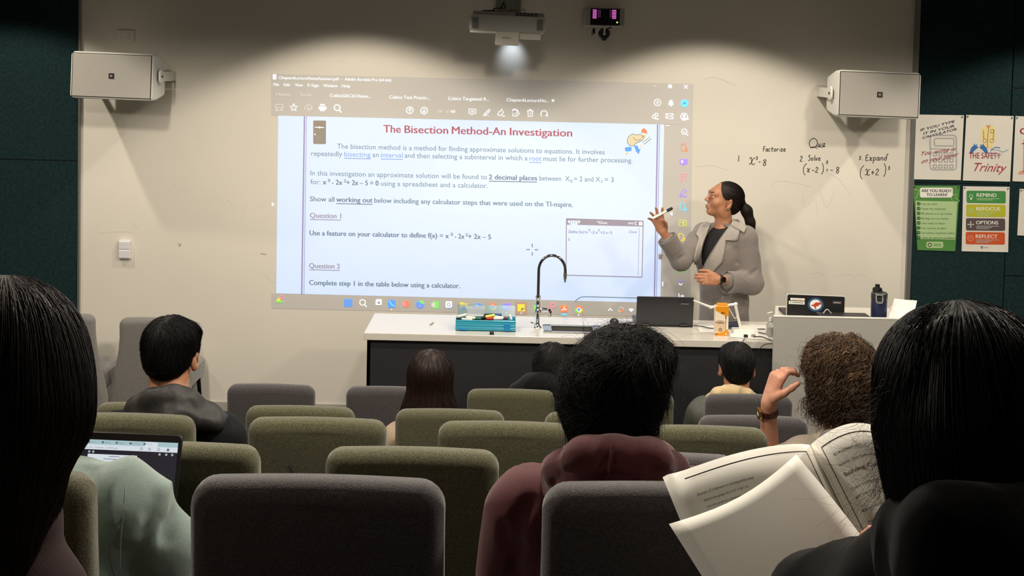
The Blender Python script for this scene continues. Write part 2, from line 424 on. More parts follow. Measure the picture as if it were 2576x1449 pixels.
# rows of seats: distance of the chair backs, height of their tops
ROWS = {'Z': (2.03, 1.662, .71), 'A': (2.98, 1.41, .46), 'B': (3.74, 1.254, .304), 'C': (4.77, .992, .09), 'D': (5.95, .756, 0.0)}
fg = G(); edges = [(YB, .93+.22), (.55, .93), (1.70, .71), (2.68, .46), (3.55, .304), (4.58, .09), (5.78, 0.0)]
for i, (y0, z) in enumerate(edges):
    y1 = edges[i+1][0] if i+1 < len(edges) else WALL_Y
    fg.box((0, (y0+y1)/2, (z-.3)/2), (XR-XL, y1-y0, z+.3))
fl = fg.build('floor', M_carpet); tag(fl, kind='structure')
# acoustic felt panels left and right of the painted writing wall (each its own piece)
def panel(x0, x1, z0, z1):
    o = G().box(((x0+x1)/2, WALL_Y-.0125, (z0+z1)/2), (x1-x0-.006, .025, z1-z0-.006)).build('acoustic_panel', M_panel, wf, bevel=.002); return o
pl = at(200, 300, WALL_Y)[0]; zl = at(100, 402, WALL_Y)[2]; pr = at(2303, 300, WALL_Y)[0]; pj = at(2541, 250, WALL_Y)[0]
panel(XL, pl, zl, ZT-.01); panel(XL, pl, .11, zl)
z1 = at(2420, 461, WALL_Y)[2]; z2 = at(2560, 222, WALL_Y)[2]; z3 = at(2560, 693, WALL_Y)[2]
panel(pr, pj, z1, ZT-.01); panel(pr, pj, .11, z1); panel(pj, XR, z2, ZT-.01); panel(pj, XR, z3, z2); panel(pj, XR, .11, z3)
tag(G().box((pl+.006, WALL_Y-.014, ZT/2+.05), (.012, .028, ZT-.12)).build('trim_1', M_alu), kind='structure')
tag(G().box((pr-.016, WALL_Y-.014, ZT/2+.05), (.030, .028, ZT-.12)).build('trim_2', M_alu), kind='structure')
tag(G().box((0, WALL_Y-.006, .055), (XR-XL, .012, .11)).build('baseboard_front', M_skirt, bevel=.002), kind='structure')

# old pen smudges and hand-wiped patches on the writing wall
M_sm = mat('old_marker_smudge', (215, 209, 197), 0.5); M_sm2 = mat('old_marker_trace', (150, 144, 136), 0.5)
sm = Sheet(plane_map(WALL_Y))
for P, w_, m in [([(248, 587), (300, 583), (332, 584)], 1.6, M_sm), ([(333, 561), (338, 568), (347, 572)], 1.6, M_sm), ([(449, 612), (452, 620), (455, 612)], 2.2, M_sm2), ([(655, 638), (670, 640)], 1.8, M_sm2),
                 ([(560, 517), (575, 505), (590, 530)], 1.4, M_sm), ([(610, 545), (615, 525), (622, 512)], 1.4, M_sm), ([(425, 485), (430, 470), (440, 465), (448, 485), (460, 470), (470, 490)], 1.4, M_sm),
                 ([(664, 690), (680, 705), (694, 712)], 1.2, M_sm), ([(2110, 692), (2140, 690), (2150, 696), (2170, 688), (2178, 696)], 1.5, M_sm), ([(2040, 690), (2060, 686), (2075, 694)], 1.5, M_sm),
                 ([(1770, 200), (1800, 195), (1850, 215)], 2, M_sm), ([(1750, 420), (1790, 416), (1830, 428)], 2, M_sm), ([(2020, 480), (2025, 520), (2050, 500), (2055, 540)], 2.5, M_sm), ([(2060, 470), (2080, 520), (2100, 480)], 2, M_sm),
                 ([(1940, 470), (1960, 455), (2000, 460), (2040, 470)], 3, M_sm), ([(2070, 430), (2110, 450), (2140, 490)], 3, M_sm), ([(465, 400), (463, 420)], 1.4, M_sm), ([(2140, 340), (2180, 310), (2200, 330)], 1.5, M_sm)]:
    sm.line('marker_smudge', P, min(w_, 1.8), m, lift=1, smooth=True)
for o in sm.build(wf, None): o['kind'] = 'stuff'

# ================================================================== THE PROJECTED SCREEN
# the projector's light on the wall, put into colour and glow of thin sheets
E = lambda n, c, e, s=1.0: mat('projected_'+n, c, 0.5, emit=e, es=s, spec=0.1)
P_page = mat('projected_page', (196, 192, 188), 0.55, emit=(138, 172, 214), es=0.9, noise=(2.2, 0.02), spec=0.15)
P_txt = E('grey_text', (122, 125, 126), (72, 98, 114)); P_bold = E('dark_text', (108, 111, 115), (62, 82, 98)); P_red = E('red_text', (168, 98, 98), (100, 50, 64)); P_lnk = E('link_text', (130, 140, 165), (84, 116, 180))
P_rule = E('violet_rule', (150, 140, 165), (90, 88, 130)); P_wh = E('white', (225, 225, 225), (190, 200, 212)); P_dim = E('dim_white', (215, 210, 204), (125, 128, 130))
P_bar = E('toolbar', (206, 202, 196), (24, 28, 36)); P_brn = E('calculator', (160, 150, 136), (40, 40, 44)); P_mau = E('mauve_bar', (145, 137, 142), (95, 92, 110))
P_blu = E('blue', (90, 140, 210), (70, 120, 220)); P_sky = E('sky', (110, 190, 225), (80, 170, 220)); P_pur = E('purple', (150, 130, 215), (120, 100, 220)); P_org = E('orange', (225, 140, 100), (180, 80, 50))
P_grn = E('green', (130, 195, 110), (90, 170, 70)); P_yel = E('yellow', (225, 200, 90), (190, 160, 40)); P_pnk = E('pink', (215, 150, 160), (170, 90, 110)); P_yg = E('lime', (200, 205, 90), (160, 170, 40))
P_skin = E('tan', (215, 200, 170), (120, 115, 90)); P_pg2 = mat('projected_window', (190, 188, 188), 0.55, emit=(148, 172, 216), es=0.95, spec=0.15)
root = empty('projected_screen', 'bright computer screen picture projected on the pale wall, headed The Bisection Method', 'projection', loc=tuple(at(1180, 520, WALL_Y-.002)))
S = Sheet(plane_map(WALL_Y-.002)); K = .0221
S.poly('page', [(700, 291), (1671, 313), (1661, 762), (695, 738)], P_page, 0)
S.poly('toolbar', [(683, 186), (1745, 211), (1742, 314), (700, 291), (683, 290)], P_bar, -1)
S.poly('toolbar', [(1671, 313), (1742, 314), (1735, 797), (1660, 795)], P_bar, -1)
S.poly('taskbar', [(683, 738), (1661, 762), (1660, 797), (683, 776)], P_bar, -1)
for a, b, m in ((766, 759, P_rule), (771, 764.5, P_rule)): S.line('page_border', [(a, 292.5), (b, 740)], 3.6 if a == 766 else 1.4, m)
for a, b in ((1654.5, 1646), (1659.5, 1651)): S.line('page_border', [(a, 313), (b, 761)], 3.6 if a < 1655 else 1.4, P_rule)
def tx(part, b, x0, x1, y, h, m, bold=0.0, ul=False, **k):
    S.text(part, b, x0, y, x1-x0, h, m, sl=K, bold=bold, **k)
    if ul: S.line(part, [(x0, y+4.5), (x1, y+4.5+K*(x1-x0))], 1.8, m)
tx('heading', 'The', 965, 1008, 333, 20, P_red, .03); tx('heading', 'Bisection', 1018, 1127, 334.2, 20, P_red, .03); tx('heading', 'Method-An', 1137, 1272, 336.8, 20, P_red, .03); tx('heading', 'Investigation', 1283, 1439, 340, 20, P_red, .03)
B_ = .012
tx('paragraph', 'The bisection method is a method for finding approximate solutions to equations. It involves', 848, 1521, 373.5, 13, P_txt, B_)
y = 391.5
tx('paragraph', 'repeatedly', 783, 861, y, 13, P_txt, B_); tx('paragraph', 'bisecting', 866, 932, y+1.9, 13, P_lnk, B_, True); tx('paragraph', 'an', 937, 953, y+3.4, 13, P_txt, B_)
tx('paragraph', 'interval', 958, 1013, y+3.9, 13, P_lnk, B_, True); tx('paragraph', 'and then selecting a subinterval in which a', 1018, 1327, y+5.2, 13, P_txt, B_); tx('paragraph', 'root', 1332, 1362, y+12.2, 13, P_lnk, B_, True)
tx('paragraph', 'must lie for further processing.', 1367, 1591, y+13, 13, P_txt, B_)
tx('paragraph', 'In this investigation an approximate solution will be found to', 781, 1225, 441, 13, P_txt, B_); tx('paragraph', '2 decimal places', 1230, 1351, 451, 13, P_bold, .03, True)
tx('paragraph', 'between  X', 1357, 1433, 453.8, 13, P_txt, B_); tx('paragraph', '0', 1434, 1440, 459, 8, P_txt, B_); tx('paragraph', '= 2 and X', 1444, 1510, 455.7, 13, P_txt, B_); tx('paragraph', '1', 1513, 1514.6, 460.5, 8, P_txt, B_); tx('paragraph', '= 3', 1521, 1544, 457.5, 13, P_txt, B_)
tx('paragraph', 'for:', 781, 806, 463, 13, P_txt, B_); tx('paragraph', 'x', 812, 821, 463.7, 13, P_bold, .025); tx('paragraph', '3', 824, 830, 457.5, 8, P_bold, .025); tx('paragraph', '- 2x', 835, 861, 464.2, 13, P_bold, .025)
tx('paragraph', '2', 865, 871, 458.5, 8, P_bold, .025); tx('paragraph', '+ 2x \u2013 5 = 0', 872, 952, 465, 13, P_bold, .025); tx('paragraph', 'using a spreadsheet and a calculator.', 958, 1227, 467, 13, P_txt, B_)
tx('paragraph', 'Show all', 780, 841, 506, 13, P_txt, .018); tx('paragraph', 'working out', 846, 937, 507.5, 13, P_bold, .03, True); tx('paragraph', 'below including any calculator steps that were used on the TI-nspire.', 942, 1441, 509.6, 13, P_txt, .018)
tx('question', 'Question 1', 780, 858, 547.5, 13, P_mau, .018, True); tx('question', 'Question 2', 778, 855, 674, 13, P_mau, .018, True)
tx('paragraph', 'Use a feature on your calculator to define f(x) = x', 779, 1129, 591.5, 13, P_bold, .018); tx('paragraph', '3', 1133, 1139, 593, 8, P_bold, .02); tx('paragraph', '- 2x', 1144, 1168, 600, 13, P_bold, .018)
tx('paragraph', '2', 1171, 1177, 594, 8, P_bold, .02); tx('paragraph', '+ 2x \u2013 5', 1178, 1235, 600.5, 13, P_bold, .018)
tx('paragraph', 'Complete step 1 in the table below using a calculator.', 778, 1157, 716.5, 13, P_bold, .02)
tx('title_bar', 'Chapter6LectureNotesAnswers.pdf  -  Adobe Acrobat Pro (64-bit)', 702, 984, 199, 7.5, P_wh, .008)
S.rect('title_bar', 686, 187, 695, 200, P_wh, 2, r=1.5); S.line('title_bar', [(688, 197), (690.5, 191), (693, 197)], 1, P_mau, 3)
for b, x0, x1 in (('File', 688, 702), ('Edit', 714, 730), ('View', 742, 762), ('E-Sign', 774, 802), ('Window', 813, 849), ('Help', 860, 881)): tx('menu', b, x0, x1, 216+K*(x0-688), 7.5, P_wh, .006)
for b, x0, x1, y, m in (('Home', 695, 731, 241, P_dim), ('Tools', 754, 784, 242, P_dim), ('CubicsSAC#1Answ...', 830, 933, 244, P_wh), ('Cubics Test Practic...', 979, 1082, 248, P_wh), ('Cubics Targetted R...', 1127, 1231, 251.5, P_wh), ('Chapter6LectureNo...', 1274, 1381, 255, P_wh)): tx('menu', b, x0, x1, y, 8.5, m, .008)
def ic(P, m=P_wh, w_=1.8, part='toolbar_icon'): S.line(part, P, w_, m)
ic([(1388, 250), (1394, 256)]); ic([(1394, 250), (1388, 256)])
ic([(694, 263), (709, 263), (711, 266), (711, 279), (694, 279), (694, 263)], P_dim); ic([(698, 279), (698, 272), (707, 272), (707, 279)], P_dim)
st = [(739+10*(1 if i % 2 == 0 else .42)*math.sin(i*PI/5), 271-10*(1 if i % 2 == 0 else .42)*math.cos(i*PI/5)) for i in range(11)]; ic(st)
ic([(770, 276), (766, 273), (767, 268), (772, 267), (776, 262), (781, 266), (785, 270), (784, 275), (780, 277)], P_dim); ic([(776, 280), (776, 271)], P_dim); ic([(773, 274), (776, 271), (779, 274)], P_dim)
S.rect('toolbar_icon', 802, 268, 821, 276, P_wh, 2, r=1.5); S.rect('toolbar_icon', 805, 262, 817, 266, P_wh, 2); S.rect('toolbar_icon', 806, 273, 816, 280, P_wh, 3)
S.disc('toolbar_icon', 848, 271, 8.5, P_wh, 2, hole=6.2); ic([(853, 277), (859, 283)], w_=2.6)
for cx, cy, d in ((1031, 277.5, 1), (1067, 278.5, -1)):
    S.disc('toolbar_icon', cx, cy, 9.3, P_wh, 2, hole=7.4); ic([(cx, cy+5), (cx, cy-5)]); ic([(cx-3.5, cy-d), (cx, cy-5*d), (cx+3.5, cy-d)])
tx('page_number', '38', 1101, 1112, 283.5, 7.5, P_dim); tx('page_number', '/', 1124.5, 1128, 284, 7.5, P_wh); tx('page_number', '40', 1133, 1145, 284, 7.5, P_wh, .006)
ic([(1180, 274), (1197, 275), (1197, 286), (1190, 286), (1186, 290), (1186, 286), (1180, 286), (1180, 274)]); ic([(1184, 279), (1193, 279)], w_=1.2); ic([(1184, 282), (1193, 282)], w_=1.2)
ic([(1216, 291), (1222, 283), (1231, 275), (1233, 278), (1225, 287), (1219, 291)]); ic([(1218, 291), (1232, 292)], P_dim)
ic([(1252, 290), (1255, 282), (1262, 277), (1267, 283), (1260, 290), (1252, 290)]); ic([(1262, 277), (1263, 274)]); ic([(1262, 292), (1270, 292)], w_=2.4)
ic([(1289, 279), (1292, 275), (1299, 276), (1303, 281)], w_=3); ic([(1290, 284), (1290, 292), (1300, 292), (1307, 285), (1303, 281), (1296, 288)])
ic([(1326, 279), (1342, 279)]); ic([(1331, 276), (1337, 276)], w_=2.5); ic([(1328, 280), (1329, 293), (1339, 293), (1340, 280)]); S.rect('toolbar_icon', 1332, 283, 1336.5, 290, P_dim, 3)
S.disc('toolbar_icon', 1368.5, 286.5, 9, P_wh, 2, hole=7, a0=2.3, a1=6.9); S.poly('toolbar_icon', [(1371, 289), (1379, 290), (1376, 294)], P_wh, 2)
ic([(1643, 217), (1652, 217)], P_dim); S.disc('toolbar_icon', 1685.5, 217.5, 5, P_wh, 2, hole=1.7); ic([(1721, 214), (1730, 223)]); ic([(1730, 214), (1721, 223)])
S.disc('toolbar_icon', 1654, 258, 9, P_wh, 2, hole=7.2); tx('toolbar_icon', '?', 1651.5, 1657, 262, 8, P_wh, .02)
S.poly('toolbar_icon', [(1681, 264), (1684, 254), (1688, 251), (1692, 254), (1694, 265)], P_wh, 2); S.disc('toolbar_icon', 1688, 266, 2, P_wh, 2)
S.disc('toolbar_icon', 1722, 260, 9.8, P_sky, 2); S.poly('toolbar_icon', [(1717, 262), (1722, 254), (1727, 262)], P_blu, 3)
S.disc('toolbar_icon', 1645, 294, 5, P_wh, 2, hole=3.2); S.disc('toolbar_icon', 1651, 289, 5, P_wh, 2, hole=3.2); ic([(1648, 299), (1657, 300)], w_=3)
ic([(1675.5, 286), (1693.5, 286.5), (1693, 299), (1675, 298.5), (1675.5, 286)]); ic([(1676, 287), (1684, 294), (1693, 287)], w_=1.3); ic([(1676, 298), (1681, 292)], w_=1.2); ic([(1692, 298), (1687, 292)], w_=1.2)
S.disc('toolbar_icon', 1721, 293.5, 9.5, P_wh, 2, hole=7.6); S.disc('toolbar_icon', 1721, 291, 3.5, P_wh, 2); S.disc('toolbar_icon', 1721, 299.5, 5.5, P_wh, 2, ry=4); ic([(1727, 299), (1733, 299)], w_=2); ic([(1730, 296), (1730, 302)], w_=2)
# right-hand tool column
S.disc('side_icon', 1721.5, 331.5, 7.5, P_wh, 2, hole=5.6); ic([(1726, 337), (1731, 341)], w_=2.4, part='side_icon'); tx('side_icon', '\u00b1', 1718.5, 1724, 334.5, 5, P_wh)
sic = lambda P, m, w_=1.8: ic(P, m, w_, 'side_icon')
for cx, cy, m in ((1720, 371, P_org), (1717, 521, P_sky), (1714, 597, P_yel)):
    sic([(cx-6, cy-9), (cx+2, cy-9), (cx+6, cy-4), (cx+6, cy+2)], m); sic([(cx-6, cy-9), (cx-6, cy+8), (cx+1, cy+8)], m); S.disc('side_icon', cx+6, cy+6, 4.4, m, 2, hole=2)
S.rect('side_icon', 1710, 400, 1730, 413, P_pur, 2, r=1.5); S.poly('side_icon', [(1715, 413), (1725, 413), (1720, 418)], P_pur, 2); S.rect('side_icon', 1713, 403, 1719, 410, P_dim, 3)
sic([(1711, 438), (1728, 438), (1728, 444), (1711, 444), (1711, 438)], P_pnk); S.disc('side_icon', 1715, 452, 4, P_pnk, 2, hole=2.2); sic([(1723, 449), (1729, 455)], P_pnk)
sic([(1711, 490), (1716, 480), (1723, 475), (1727, 480), (1716, 490), (1708, 493)], P_pur); sic([(1709, 493.5), (1728, 494)], P_pur, 2.4)
S.poly('side_icon', [(1685.5, 538), (1691.5, 533), (1691.5, 543)], P_wh, 2)
sic([(1708, 560), (1708, 569), (1718, 569), (1718, 560), (1708, 560)], P_yg); sic([(1720, 554), (1726, 554), (1726, 569), (1720, 569), (1720, 554)], P_yg); sic([(1708, 556), (1712, 553), (1716, 556)], P_yg)
sic([(1706, 674), (1724, 674), (1724, 681), (1706, 681), (1706, 674)], P_grn, 3); sic([(1709, 684), (1721, 684)], P_grn, 3); sic([(1707, 708), (1712, 705), (1717, 708)], P_pur); sic([(1707.5, 713), (1712, 717.5), (1716.5, 713)], P_wh, 2.4)
sic([(1708, 738), (1708, 751)], P_wh, 2.2); sic([(1711, 745), (1719, 745)], P_wh, 2.2); sic([(1716, 741.5), (1720, 745), (1716, 748.5)], P_wh); sic([(1667.5, 709), (1667, 720)], P_wh, 2.4); sic([(1674, 316.5), (1685, 316.5)], P_dim, 3.5)
S.poly('side_icon', [(684, 509.5), (690, 514.5), (684, 519.5)], P_wh, 2)
# pictures on the page
S.rect('calculator_picture', 788, 303, 820, 362, P_brn, 2, sl=.01, r=2); S.line('calculator_picture', [(792, 320), (815, 321)], 2, P_wh, 3); S.disc('calculator_picture', 804, 320.5, 2.4, P_wh, 3); S.disc('calculator_picture', 792.5, 338, 1.8, P_wh, 3)
for i in range(4):
    for j in range(3): S.rect('calculator_picture', 797+j*5, 341+i*4.4, 799.6+j*5, 343.4+i*4.4, P_mau, 3)
q = 'running_figure_picture'
S.poly(q, [(1583, 342), (1592, 336), (1597, 339), (1612, 338), (1620, 344), (1617, 352), (1606, 358), (1600, 360), (1594, 367), (1584, 366), (1578, 358), (1579, 348)], P_skin, 3)
S.line(q, [(1583, 342), (1592, 336), (1597, 339), (1612, 338), (1620, 344), (1617, 352), (1606, 358), (1600, 360), (1594, 367), (1584, 366), (1578, 358), (1579, 348), (1583, 342)], 1.2, P_bold, 4)
S.line(q, [(1593, 345), (1598, 352), (1606, 353), (1614, 349)], 1.2, P_bold, 4); S.disc(q, 1620, 342, 5.5, P_skin, 3, ry=5); S.poly(q, [(1613, 334), (1614, 326), (1620, 322), (1626, 327), (1629, 337), (1620, 334)], P_org, 4)
S.poly(q, [(1572, 371), (1588, 369), (1589, 379), (1580, 381), (1573, 380)], P_blu, 4); S.poly(q, [(1595, 366), (1603, 366), (1608, 376), (1612, 374), (1606, 387), (1600, 380)], P_blu, 4); S.disc(q, 1577, 386, 3.5, P_skin, 4); S.disc(q, 1607, 384, 3, P_skin, 4)
S.disc(q, 1614, 366, 5, P_dim, 4, ry=4.5); S.line(q, [(1618, 361), (1636, 346)], 5, P_dim, 4); S.line(q, [(1620, 363), (1638, 349)], 1, P_bold, 5); S.line(q, [(1616, 359), (1635, 344)], 1, P_bold, 5)
q = 'calculator_window'
S.poly(q, [(1425, 550), (1618, 556), (1615, 697), (1424, 692)], P_pg2, 2)
S.poly(q, [(1425, 550), (1618, 556), (1617.7, 570), (1425, 565)], P_mau, 3); S.poly(q, [(1435, 554.5), (1453, 555), (1453, 567), (1435, 567)], P_pg2, 4)
for P in ([(1425, 550), (1618, 556)], [(1618, 556), (1615, 697)], [(1615, 697), (1424, 692)], [(1424, 692), (1425, 550)], [(1608, 574), (1605, 693)]): S.line(q, P, 2.2 if P[0][0] != 1608 else 1, P_mau, 4)
S.text(q, '1.1', 1440, 562, None, 6, P_bold, 5, K); S.poly(q, [(1455, 553), (1460, 558), (1455, 563)], P_wh, 5); S.poly(q, [(1433, 553), (1428, 558), (1433, 563)], P_wh, 5); S.text(q, '*Doc', 1502, 563, 26, 7, P_wh, 5, K); S.text(q, 'RAD', 1581, 564, 13, 5, P_wh, 5, K)
S.disc(q, 1601, 562, 4.4, P_wh, 5, hole=2.8, a0=1.4, a1=4.9); S.rect(q, 1607, 558, 1616, 567, P_wh, 5, r=1.5); S.text(q, 'x', 1609, 565, 5, 6, P_mau, 6)
S.text(q, 'Define f(x)=x', 1430, 586, 49, 7.5, P_bold, 5, K, .006, .15); S.text(q, '3', 1480, 581, 4.5, 5.5, P_bold, 5); S.text(q, '\u22122\u00b7x', 1485, 587.5, 19, 7.5, P_bold, 5, K, 0, .15); S.text(q, '2', 1504.5, 581.5, 4.5, 5.5, P_bold, 5); S.text(q, '+2\u00b7x\u22125', 1510, 588, 30, 7.5, P_bold, 5, K, 0, .15)
S.text(q, 'Done', 1582, 586, 20, 7, P_txt, 5, K, 0, .25); S.line(q, [(1431.5, 599), (1431.5, 606)], 1.6, P_bold, 5)
for P in ([(1339, 613), (1339, 622)], [(1339, 634), (1339, 643)], [(1324, 627.5), (1333, 628)], [(1345, 628), (1354, 628.5)]): S.line('cross_pointer', P, 2, P_bold, 3)
S.line('page_outline', [(1447, 757), (1457, 750), (1470, 746.5), (1520, 747.5), (1600, 749.5), (1640, 750.5)], 2.2, P_txt, 3, smooth=True)
# taskbar icons
t = 'taskbar_icon'; R_ = lambda x0, y0, x1, y1, m, l=2, r=0: S.rect(t, x0, y0, x1, y1, m, l, sl=.02, r=r)
for i in (0, 1):
    for j in (0, 1): R_(866+j*10.6, 752+i*10.3, 875.6+j*10.6, 761.3+i*10.3, P_blu)
S.disc(t, 912, 761, 8, P_wh, 2, hole=6); S.line(t, [(917, 767), (922, 772)], 2.6, P_wh)
R_(944, 756, 952, 768, P_dim); R_(946, 753, 960, 767, P_wh, 3, 1.5); R_(950, 759, 956, 764, P_mau, 4)
R_(976, 754, 995, 774, P_blu, 2, 5); S.line(t, [(979, 757), (985, 766), (992, 770)], 3, P_sky, 3); S.disc(t, 985, 778.5, 1.6, P_wh)
S.disc(t, 1022, 765, 8.6, P_org, 2); R_(1012, 760, 1022, 770, P_pnk, 3, 1.5)
S.disc(t, 1057, 766, 10.3, P_blu, 2); S.disc(t, 1060, 763.5, 7.5, P_grn, 3, a0=3.6, a1=6.6); S.disc(t, 1056, 769, 4, P_pur, 3)
R_(1088, 758, 1104, 776, P_grn, 2, 2); R_(1085, 762, 1095, 772, P_dim, 3, 1); R_(1121, 758, 1137, 774, P_wh, 2, 2); S.disc(t, 1129, 766, 4.6, P_mau, 3, hole=3); S.line(t, [(1130, 776), (1138, 771)], 2.4, P_blu)
S.poly(t, [(1157, 761), (1164, 761), (1167, 763.5), (1176, 764), (1176, 777), (1157, 777)], P_yel, 2); R_(1161, 772, 1171, 778, P_blu, 3, 1.5)
S.poly(t, [(1190, 771), (1200, 762), (1210, 764), (1212, 770), (1212, 778), (1190, 776)], P_blu, 2); S.poly(t, [(1192, 771), (1200, 766), (1206, 771)], P_wh, 3)
def chrome(cx, cy):
    S.disc(t, cx, cy, 9.8, P_org, 2, a0=3.4, a1=6.1); S.disc(t, cx, cy, 9.8, P_yel, 2, a0=-.2, a1=1.7); S.disc(t, cx, cy, 9.8, P_grn, 2, a0=1.7, a1=3.4); S.disc(t, cx, cy, 5.2, P_wh, 3); S.disc(t, cx, cy, 3.6, P_blu, 4)
chrome(1239, 772); chrome(1456, 778.5); S.disc(t, 1455.5, 792, 1.8, P_wh)
R_(1266, 763, 1285, 780, P_pur, 2, 2); R_(1262, 767, 1274, 779, P_blu, 3, 1); S.text(t, 'W', 1264, 776, 8, 7, P_wh, 4, 0, .02); S.disc(t, 1274, 787.5, 2, P_wh)
R_(1296, 759, 1326, 791, mat('projected_pink_halo', (205, 180, 165), .5, emit=(60, 35, 35)), 1, 3); R_(1302, 765, 1320, 783, P_yel, 2); S.poly(t, [(1311, 783), (1311, 775), (1320, 775)], P_brn, 3); S.disc(t, 1311, 788, 1.8, P_wh)
R_(1342, 768, 1352, 781, P_grn, 2, 2); S.disc(t, 1391, 768, 7.5, P_pnk, 2, hole=4); S.line(t, [(1378, 771), (1386, 778), (1390, 786)], 2.5, P_pnk)
R_(1410, 767.5, 1429, 785, P_org, 2, 2); S.line(t, [(1419.5, 770), (1418.5, 777), (1413, 781)], 1.8, P_wh, 3, True); S.line(t, [(1418.5, 777), (1426, 779)], 1.8, P_wh, 3); R_(1412, 789.5, 1426, 793.5, P_sky, 2, 1.5)
S.line(t, [(1530, 782), (1535, 776), (1540, 782)], 2.2, P_wh); S.disc(t, 1562, 779, 7, P_dim, 2, hole=5, a0=.5, a1=3.1); S.disc(t, 1562, 779, 7, P_dim, 2, hole=5, a0=3.7, a1=6.2); S.disc(t, 1564, 782, 3.6, P_org, 3); S.disc(t, 1588, 785, 9, P_wh, 2, a0=3.9, a1=5.5)
S.disc(t, 709, 748, 6, P_pnk, 2, hole=3.5); R_(694, 757, 713, 761, P_grn); S.poly(t, [(695, 757), (701, 748), (707, 757)], P_yg, 2)
S.build(root)
for c in root.children:
    c.location = -root.location
root_scr = root

# ================================================================== HANDWRITING ON THE WALL
GL = {'a': [[(.8, .8), (.4, .95), (.1, .5), (.3, .08), (.7, .25), (.8, .85), (.8, .2), (1, .05)]], 'c': [[(.8, .8), (.4, .95), (.1, .5), (.3, .05), (.8, .15)]], 't': [[(.45, 1.5), (.35, .3), (.6, .05), (.8, .1)], [(.05, .95), (.85, 1.05)]],
      'o': [[(.5, .95), (.12, .6), (.3, .06), (.75, .2), (.85, .7), (.5, .95)]], 'r': [[(.2, .9), (.25, 0)], [(.25, .5), (.5, .9), (.85, .8)]], 'i': [[(.4, .9), (.38, .05)], [(.4, 1.35), (.46, 1.27)]], 'z': [[(.1, .85), (.8, .9), (.2, .1), (1, .1)]],
      'e': [[(.2, .5), (.8, .6), (.6, .95), (.2, .7), (.2, .2), (.5, 0), (1, .25)]], 'u': [[(.1, .9), (.15, .2), (.4, .05), (.7, .3), (.75, .9), (.75, .1), (.95, .05)]], 'l': [[(.4, 1.7), (.32, .2), (.6, .05)]], 'v': [[(.1, .9), (.4, .05), (.85, 1)]],
      'x': [[(.05, .85), (.35, .9), (.55, .1), (.95, .1)], [(.95, .95), (.1, .02)]], 'p': [[(.2, .9), (.15, -.8)], [(.2, .7), (.5, .95), (.85, .6), (.6, .1), (.2, .2)]], 'n': [[(.15, .9), (.2, .05)], [(.2, .6), (.5, .95), (.75, .7), (.85, .05)]],
      'd': [[(.75, .7), (.4, .9), (.1, .45), (.35, .05), (.75, .4), (.85, 1.7), (1.3, 1.75)]], 'F': [[(.25, 1.6), (.2, 0)], [(.1, 1.6), (.95, 1.7)], [(.22, .85), (.8, .95)]], 'S': [[(.85, 1.5), (.4, 1.7), (.15, 1.3), (.7, .8), (.7, .2), (.3, 0), (.05, .2)]],
      'E': [[(.9, 1.5), (.2, 1.5), (.15, .05), (.95, .1)], [(.18, .8), (.75, .85)]], 'Q': [[(.5, 1.7), (.05, 1.2), (.1, .4), (.5, .1), (.95, .5), (.95, 1.2), (.5, 1.7)], [(.2, .05), (.6, .25), (1.1, 0)]], '1': [[(.45, 1.5), (.35, 0)]],
      '2': [[(.1, 1.1), (.4, 1.5), (.8, 1.1), (.1, .1), (.95, .05)]], '3': [[(.15, 1.3), (.5, 1.5), (.75, 1.2), (.4, .85), (.8, .5), (.5, .05), (.1, .2)]], '8': [[(.8, 1.3), (.4, 1.5), (.2, 1.1), (.8, .5), (.5, 0), (.15, .35), (.6, .9), (.85, 1.3)]],
      '.': [[(.3, .1), (.4, .04)]], '-': [[(.1, .55), (.9, .6)]], '=': [[(.1, .75), (.8, .8)], [(.1, .4), (.8, .45)]], '+': [[(.1, .6), (.9, .65)], [(.5, 1.1), (.48, .1)]], '(': [[(.9, 2.1), (.3, 1.3), (.3, .1), (.8, -.6)]], ')': [[(.1, 2.1), (.6, 1.2), (.55, .1), (.1, -.5)]], 'X': [[(.0, .9), (.3, 1.1), (.5, .2), (.75, 0), (1, .2)], [(1, 1.1), (.65, .9), (.3, .15), (0, .1)]]}
M_ink = mat('black_marker_ink', (62, 58, 54), 0.5)
def hand(root, words_):
    s = Sheet(plane_map(WALL_Y))
    for part, txt, x, y, cw, xh in words_:
        for ch in txt:
            if ch == ' ': x += cw; continue
            for P in GL[ch]: s.line(part, [(x+p[0]*cw*.85+p[1]*cw*.08, y-p[1]*xh+.02*p[0]*cw) for p in P], 1.9, M_ink, 1, smooth=True)
            x += cw*(.55 if ch in 'il.1' else 1)
    for o in s.build(root, 7): o.location = -root.location
def hroot(label, px, py): return empty('handwriting', label, 'writing', 'quiz notes in marker on the wall', tuple(at(px, py, WALL_Y)))
r = hroot('handwritten black marker heading Quiz, topmost of the wall notes', 2055, 360); hand(r, [('word', 'Q', 2034, 373, 24, 15.5), ('word', 'uiz', 2058, 368, 7.5, 8)])
s_ = Sheet(plane_map(WALL_Y)); s_.line('underline', [(2052, 367), (2064, 370), (2076, 368.5)], 1.8, M_ink, 1, smooth=True); [setattr(o, 'location', -r.location) for o in s_.build(r)]
r = hroot('handwritten black marker question 1 Factorize above x cubed minus 8', 1905, 395); hand(r, [('word', 'Factorize', 1919, 381, 6.8, 7.5), ('numeral', '1.', 1855, 406, 8, 10), ('expression', 'X', 1884, 414, 17, 16), ('expression', '3', 1901, 402, 6, 5.5), ('expression', '-', 1907, 412, 8, 8), ('expression', '8', 1918, 417, 12, 10.5)])
